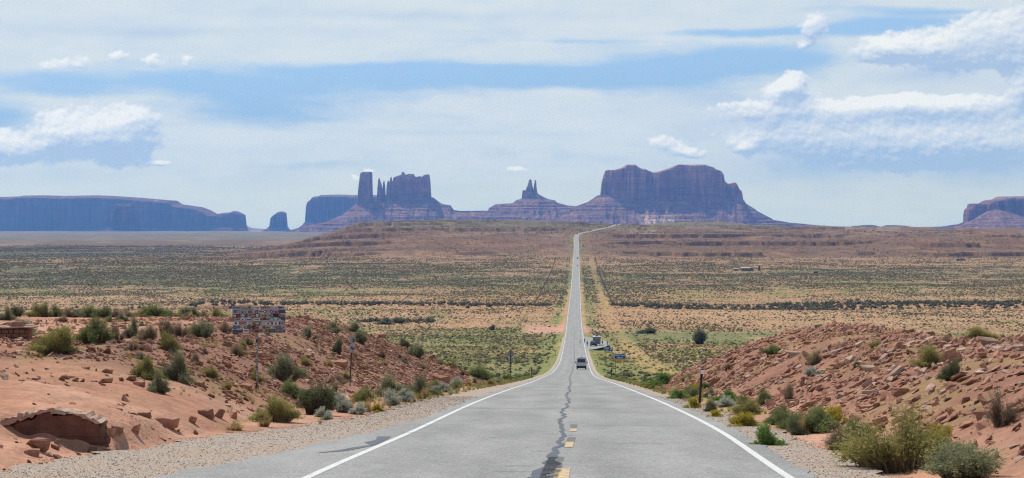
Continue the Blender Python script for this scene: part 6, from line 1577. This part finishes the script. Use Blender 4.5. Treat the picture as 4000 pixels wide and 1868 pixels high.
]: rock_px(*a_)
# overhanging ledge: a dark undercut face below a pale, slightly proud cap layer that runs back into the sand
def slab_mesh(name, front, depth, back_drop, m, seed, under=0.0, rough=.02):
    """front outline (x, z) taken back into the bank, edges broken irregularly"""
    r = random.Random(seed); pts = []
    for (a0, b0), (a1, b1) in zip(front, front[1:] + front[:1]):
        L = math.hypot(a1 - a0, b1 - b0); n = max(1, int(L / .05))
        for q in range(n):
            t = q / n; pts.append((a0 + (a1 - a0) * t + r.uniform(-rough, rough) * .5, b0 + (b1 - b0) * t + r.uniform(-rough, rough)))
    V = []; layers = [0, .03, .12, .3, depth * .6, depth]
    for li, yy in enumerate(layers):
        t = yy / depth
        for (a, b) in pts:
            V.append((a + r.uniform(-rough, rough) * .5, yy + under * max(0, .5 - b) * (li < 3) + (r.uniform(-.03, .03) if li < 5 else 0), b - back_drop * t + (r.uniform(-rough, rough) * .4)))
    n = len(pts); Fc = [tuple(range(n))]
    for li in range(len(layers) - 1):
        for q in range(n):
            a, b = li * n + q, li * n + (q + 1) % n; Fc.append((a, b, b + n, a + n))
    Fc.append(tuple(range((len(layers) - 1) * n, len(layers) * n))[::-1])
    bm = bmesh.new(); vs = [bm.verts.new(v) for v in V]
    for f in Fc: bm.faces.new([vs[q] for q in f])
    bmesh.ops.triangulate(bm, faces=[f for f in bm.faces if len(f.verts) > 4]); bmesh.ops.recalc_face_normals(bm, faces=bm.faces)
    me = bpy.data.meshes.new(name); bm.to_mesh(me); bm.free(); me.materials.append(m); return me
x, y, z = -9.35, 35.6, -4.13
lt = thing('ledge_rock', (x, y, z), 'large arched sandstone ledge at far left with pale top and dark undercut face', 'rock', .06)
M_shaded_face = mat('shade_darkened_sandstone', rough=.9, spec=.15, fn=m_rock((.125, .058, .045), (.19, .095, .068), (.095, .045, .036)))  # shade of the undercut face deepened in its sandstone colour
obj('face', slab_mesh('face', [(.05, .02), (.10, .40), (.38, .50), (.66, .60), (.80, .57), (.96, .56), (1.14, .545), (1.30, .49), (1.48, .42), (1.60, .28), (1.65, .12), (1.66, -.25), (.05, -.25)], .7, .05, M_shaded_face, 3, .30, .055), None, lt)
obj('cap_layer', slab_mesh('cap_layer', [(-.12, .36), (.08, .43), (.36, .52), (.66, .63), (.96, .59), (1.14, .575), (1.34, .50), (1.52, .42), (1.58, .44), (1.50, .485), (1.30, .57), (1.02, .655), (.66, .70), (.36, .64), (.0, .52), (-.14, .45)], .75, .02, M_rock_pale, 8, 0, .032), None, lt, (0, -.06, 0))
lt.scale = (1.1, 1, .98); lt.rotation_euler = (0, 0, 0)
# rubble of both banks
n = 230000
Yr = R.uniform(27, 205, n); left = R.uniform(0, 1, n) < .55
sr = np.where(left, -R.uniform(5.5, 36, n), R.uniform(5.0, 34, n)); Xr = XC(Yr) + sr
nz = fbm(Xr / 3.5, Yr / 5, 4, 401)
dl = -sr - toeL(Yr); dr = sr - toeR(Yr)
pl = ss(Yr, 48, 75) * ss(dl, -1.2, 1.0) * (1 - ss(dl, 9, 16) * .85) + .10 * ss(dl, -.8, .6) + .25 * ss(Yr, 120, 150)
prr = ss(dr, -1.3, .6) * (1 - .35 * ss(dr, 10, 20)) * ss(Yr, 26, 34)
pk = np.where(left, pl, prr) * np.clip(.35 + 4.2 * (nz - .40), .10, 1.0)
sel = (R.uniform(0, 1, n) < pk) & (np.abs(Xr / Yr) < .285) & (np.where(left, Yr < 205, Yr < 150))
Xr, Yr, left = Xr[sel], Yr[sel], left[sel]; Zr = T(Xr, Yr)
Lr = .045 + .30 * R.uniform(0, 1, len(Xr)) ** 2.2 + .45 * R.uniform(0, 1, len(Xr)) ** 10; Lr = Lr * np.interp(Yr, [27, 60, 160], [.85, 1.0, 1.25]) * np.where(left, .78, .95)
v_ = visible(Xr, Yr, Zr + Lr * .4, -.0002); Xr, Yr, Zr, Lr, left = Xr[v_], Yr[v_], Zr[v_], Lr[v_], left[v_]
nr_ = len(Xr)
Wr = Lr * R.uniform(.6, 1.0, nr_); Hr = Lr * R.uniform(.4, 1.15, nr_)
rt = np.stack([R.normal(.12, .22, nr_), np.where(left, 1, -1) * R.normal(.38, .24, nr_), R.uniform(-.8, .8, nr_) + np.where(R.uniform(0, 1, nr_) < .3, 1.5, 0)], 1)
ri = np.where(R.uniform(0, 1, nr_) < .80, R.integers(0, 6, nr_), R.integers(6, 9, nr_))
od = np.argsort(-Lr / Yr); isb = np.zeros(nr_, bool); rp = {}
for j in od[:300 - NROCK]:
    sd_ = 'left' if left[j] else 'right'
    o = rock(int(ri[j]), Xr[j], Yr[j], Zr[j] + Hr[j] * .13, Lr[j], Wr[j], Hr[j], tuple(rt[j]), f'{"pale" if ri[j] > 5 else "red"} sandstone slab among the rubble of the {sd_} bank', f'{"pale" if ri[j] > 5 else "red"} slabs in the rubble of the {sd_} bank')
    rp.setdefault(int(ri[j]), o); isb[j] = True
for q in range(9):
    m = (~isb) & (ri == q)
    if q in rp: scatter('rubble', np.stack([Xr[m], Yr[m], Zr[m] + Hr[m] * .12], 1), np.stack([Lr[m], Wr[m], Hr[m]], 1), rt[m], rp[q], f'{"pale" if q > 5 else "red"} sandstone rubble covering the road banks', 'rubble')
# loose gravel on the shoulders
n = 26000
Yp_ = 26 + 60 * R.uniform(0, 1, n) ** 1.6; lf = R.uniform(0, 1, n) < .7
sp_ = np.where(lf, -(aspL(Yp_) - .25 + R.uniform(0, 1, n) ** .8 * (gravL(Yp_) + .5 - aspL(Yp_) + .25)), aspR - .1 + R.uniform(0, 1, n) * (gravR(Yp_) + .4 - aspR + .1))
Xp = XC(Yp_) + sp_; Zp = np.where(sp_ < 0, np.where(-sp_ < gravL(Yp_), ZR(Yp_) - .012, T(Xp, Yp_)), np.where(sp_ < gravR(Yp_), ZR(Yp_) - .012, T(Xp, Yp_)))
Zp = np.maximum(Zp, T(Xp, Yp_))
lp = (.012 + .03 * R.uniform(0, 1, n) ** 3) * np.interp(Yp_, [26, 86], [.9, 1.5])
mp = (lf & (Xp / Yp_ > -.29)) | (~lf)
Xp, Yp_, Zp, lp = Xp[mp], Yp_[mp], Zp[mp], lp[mp]
M_pebble = mat('pebble_stone', rough=.9, spec=.15, fn=m_rock((.38, .34, .28), (.56, .51, .44), (.44, .33, .25)))
pm = rock_mesh('pebble', 90, .6, 12, M_pebble)
x, y, z = ray(905, 1700); pb = obj('pebble', pm, None, None, (x, y, z + .02)); pb.scale = (.09, .08, .07); tag(pb, 'pale stone lying alone on the left gravel shoulder', 'stone')
scatter('gravel', np.stack([Xp, Yp_, Zp + lp * .05], 1), np.stack([lp * 1.3, lp, lp * .7], 1), np.stack([R.uniform(-.4, .4, len(lp)), R.uniform(-.4, .4, len(lp)), R.uniform(0, 6, len(lp))], 1), pb, 'loose pale gravel strewn over the road shoulders', 'gravel')
# ------------------------------------------------------------------ air
mb = MB(); mb.box((0, 12300, 88), (26000, 25400, 690))
hz = bpy.data.materials.new('haze'); hz.use_nodes = True; hz.node_tree.nodes.clear()
pv = hz.node_tree.nodes.new('ShaderNodeVolumePrincipled'); ho = hz.node_tree.nodes.new('ShaderNodeOutputMaterial')
pv.inputs['Color'].default_value = (0.14, 0.36, 1.0, 1); pv.inputs['Absorption Color'].default_value = (1, 1, 1, 1); pv.inputs['Density'].default_value = 5.0e-5; pv.inputs['Anisotropy'].default_value = 0.3
hz.node_tree.links.new(pv.outputs[0], ho.inputs['Volume'])
hz.cycles.homogeneous_volume = True
hb = mb.build('haze', hz); tag(hb, 'blue air that fades the distant buttes', 'haze', kind='stuff')
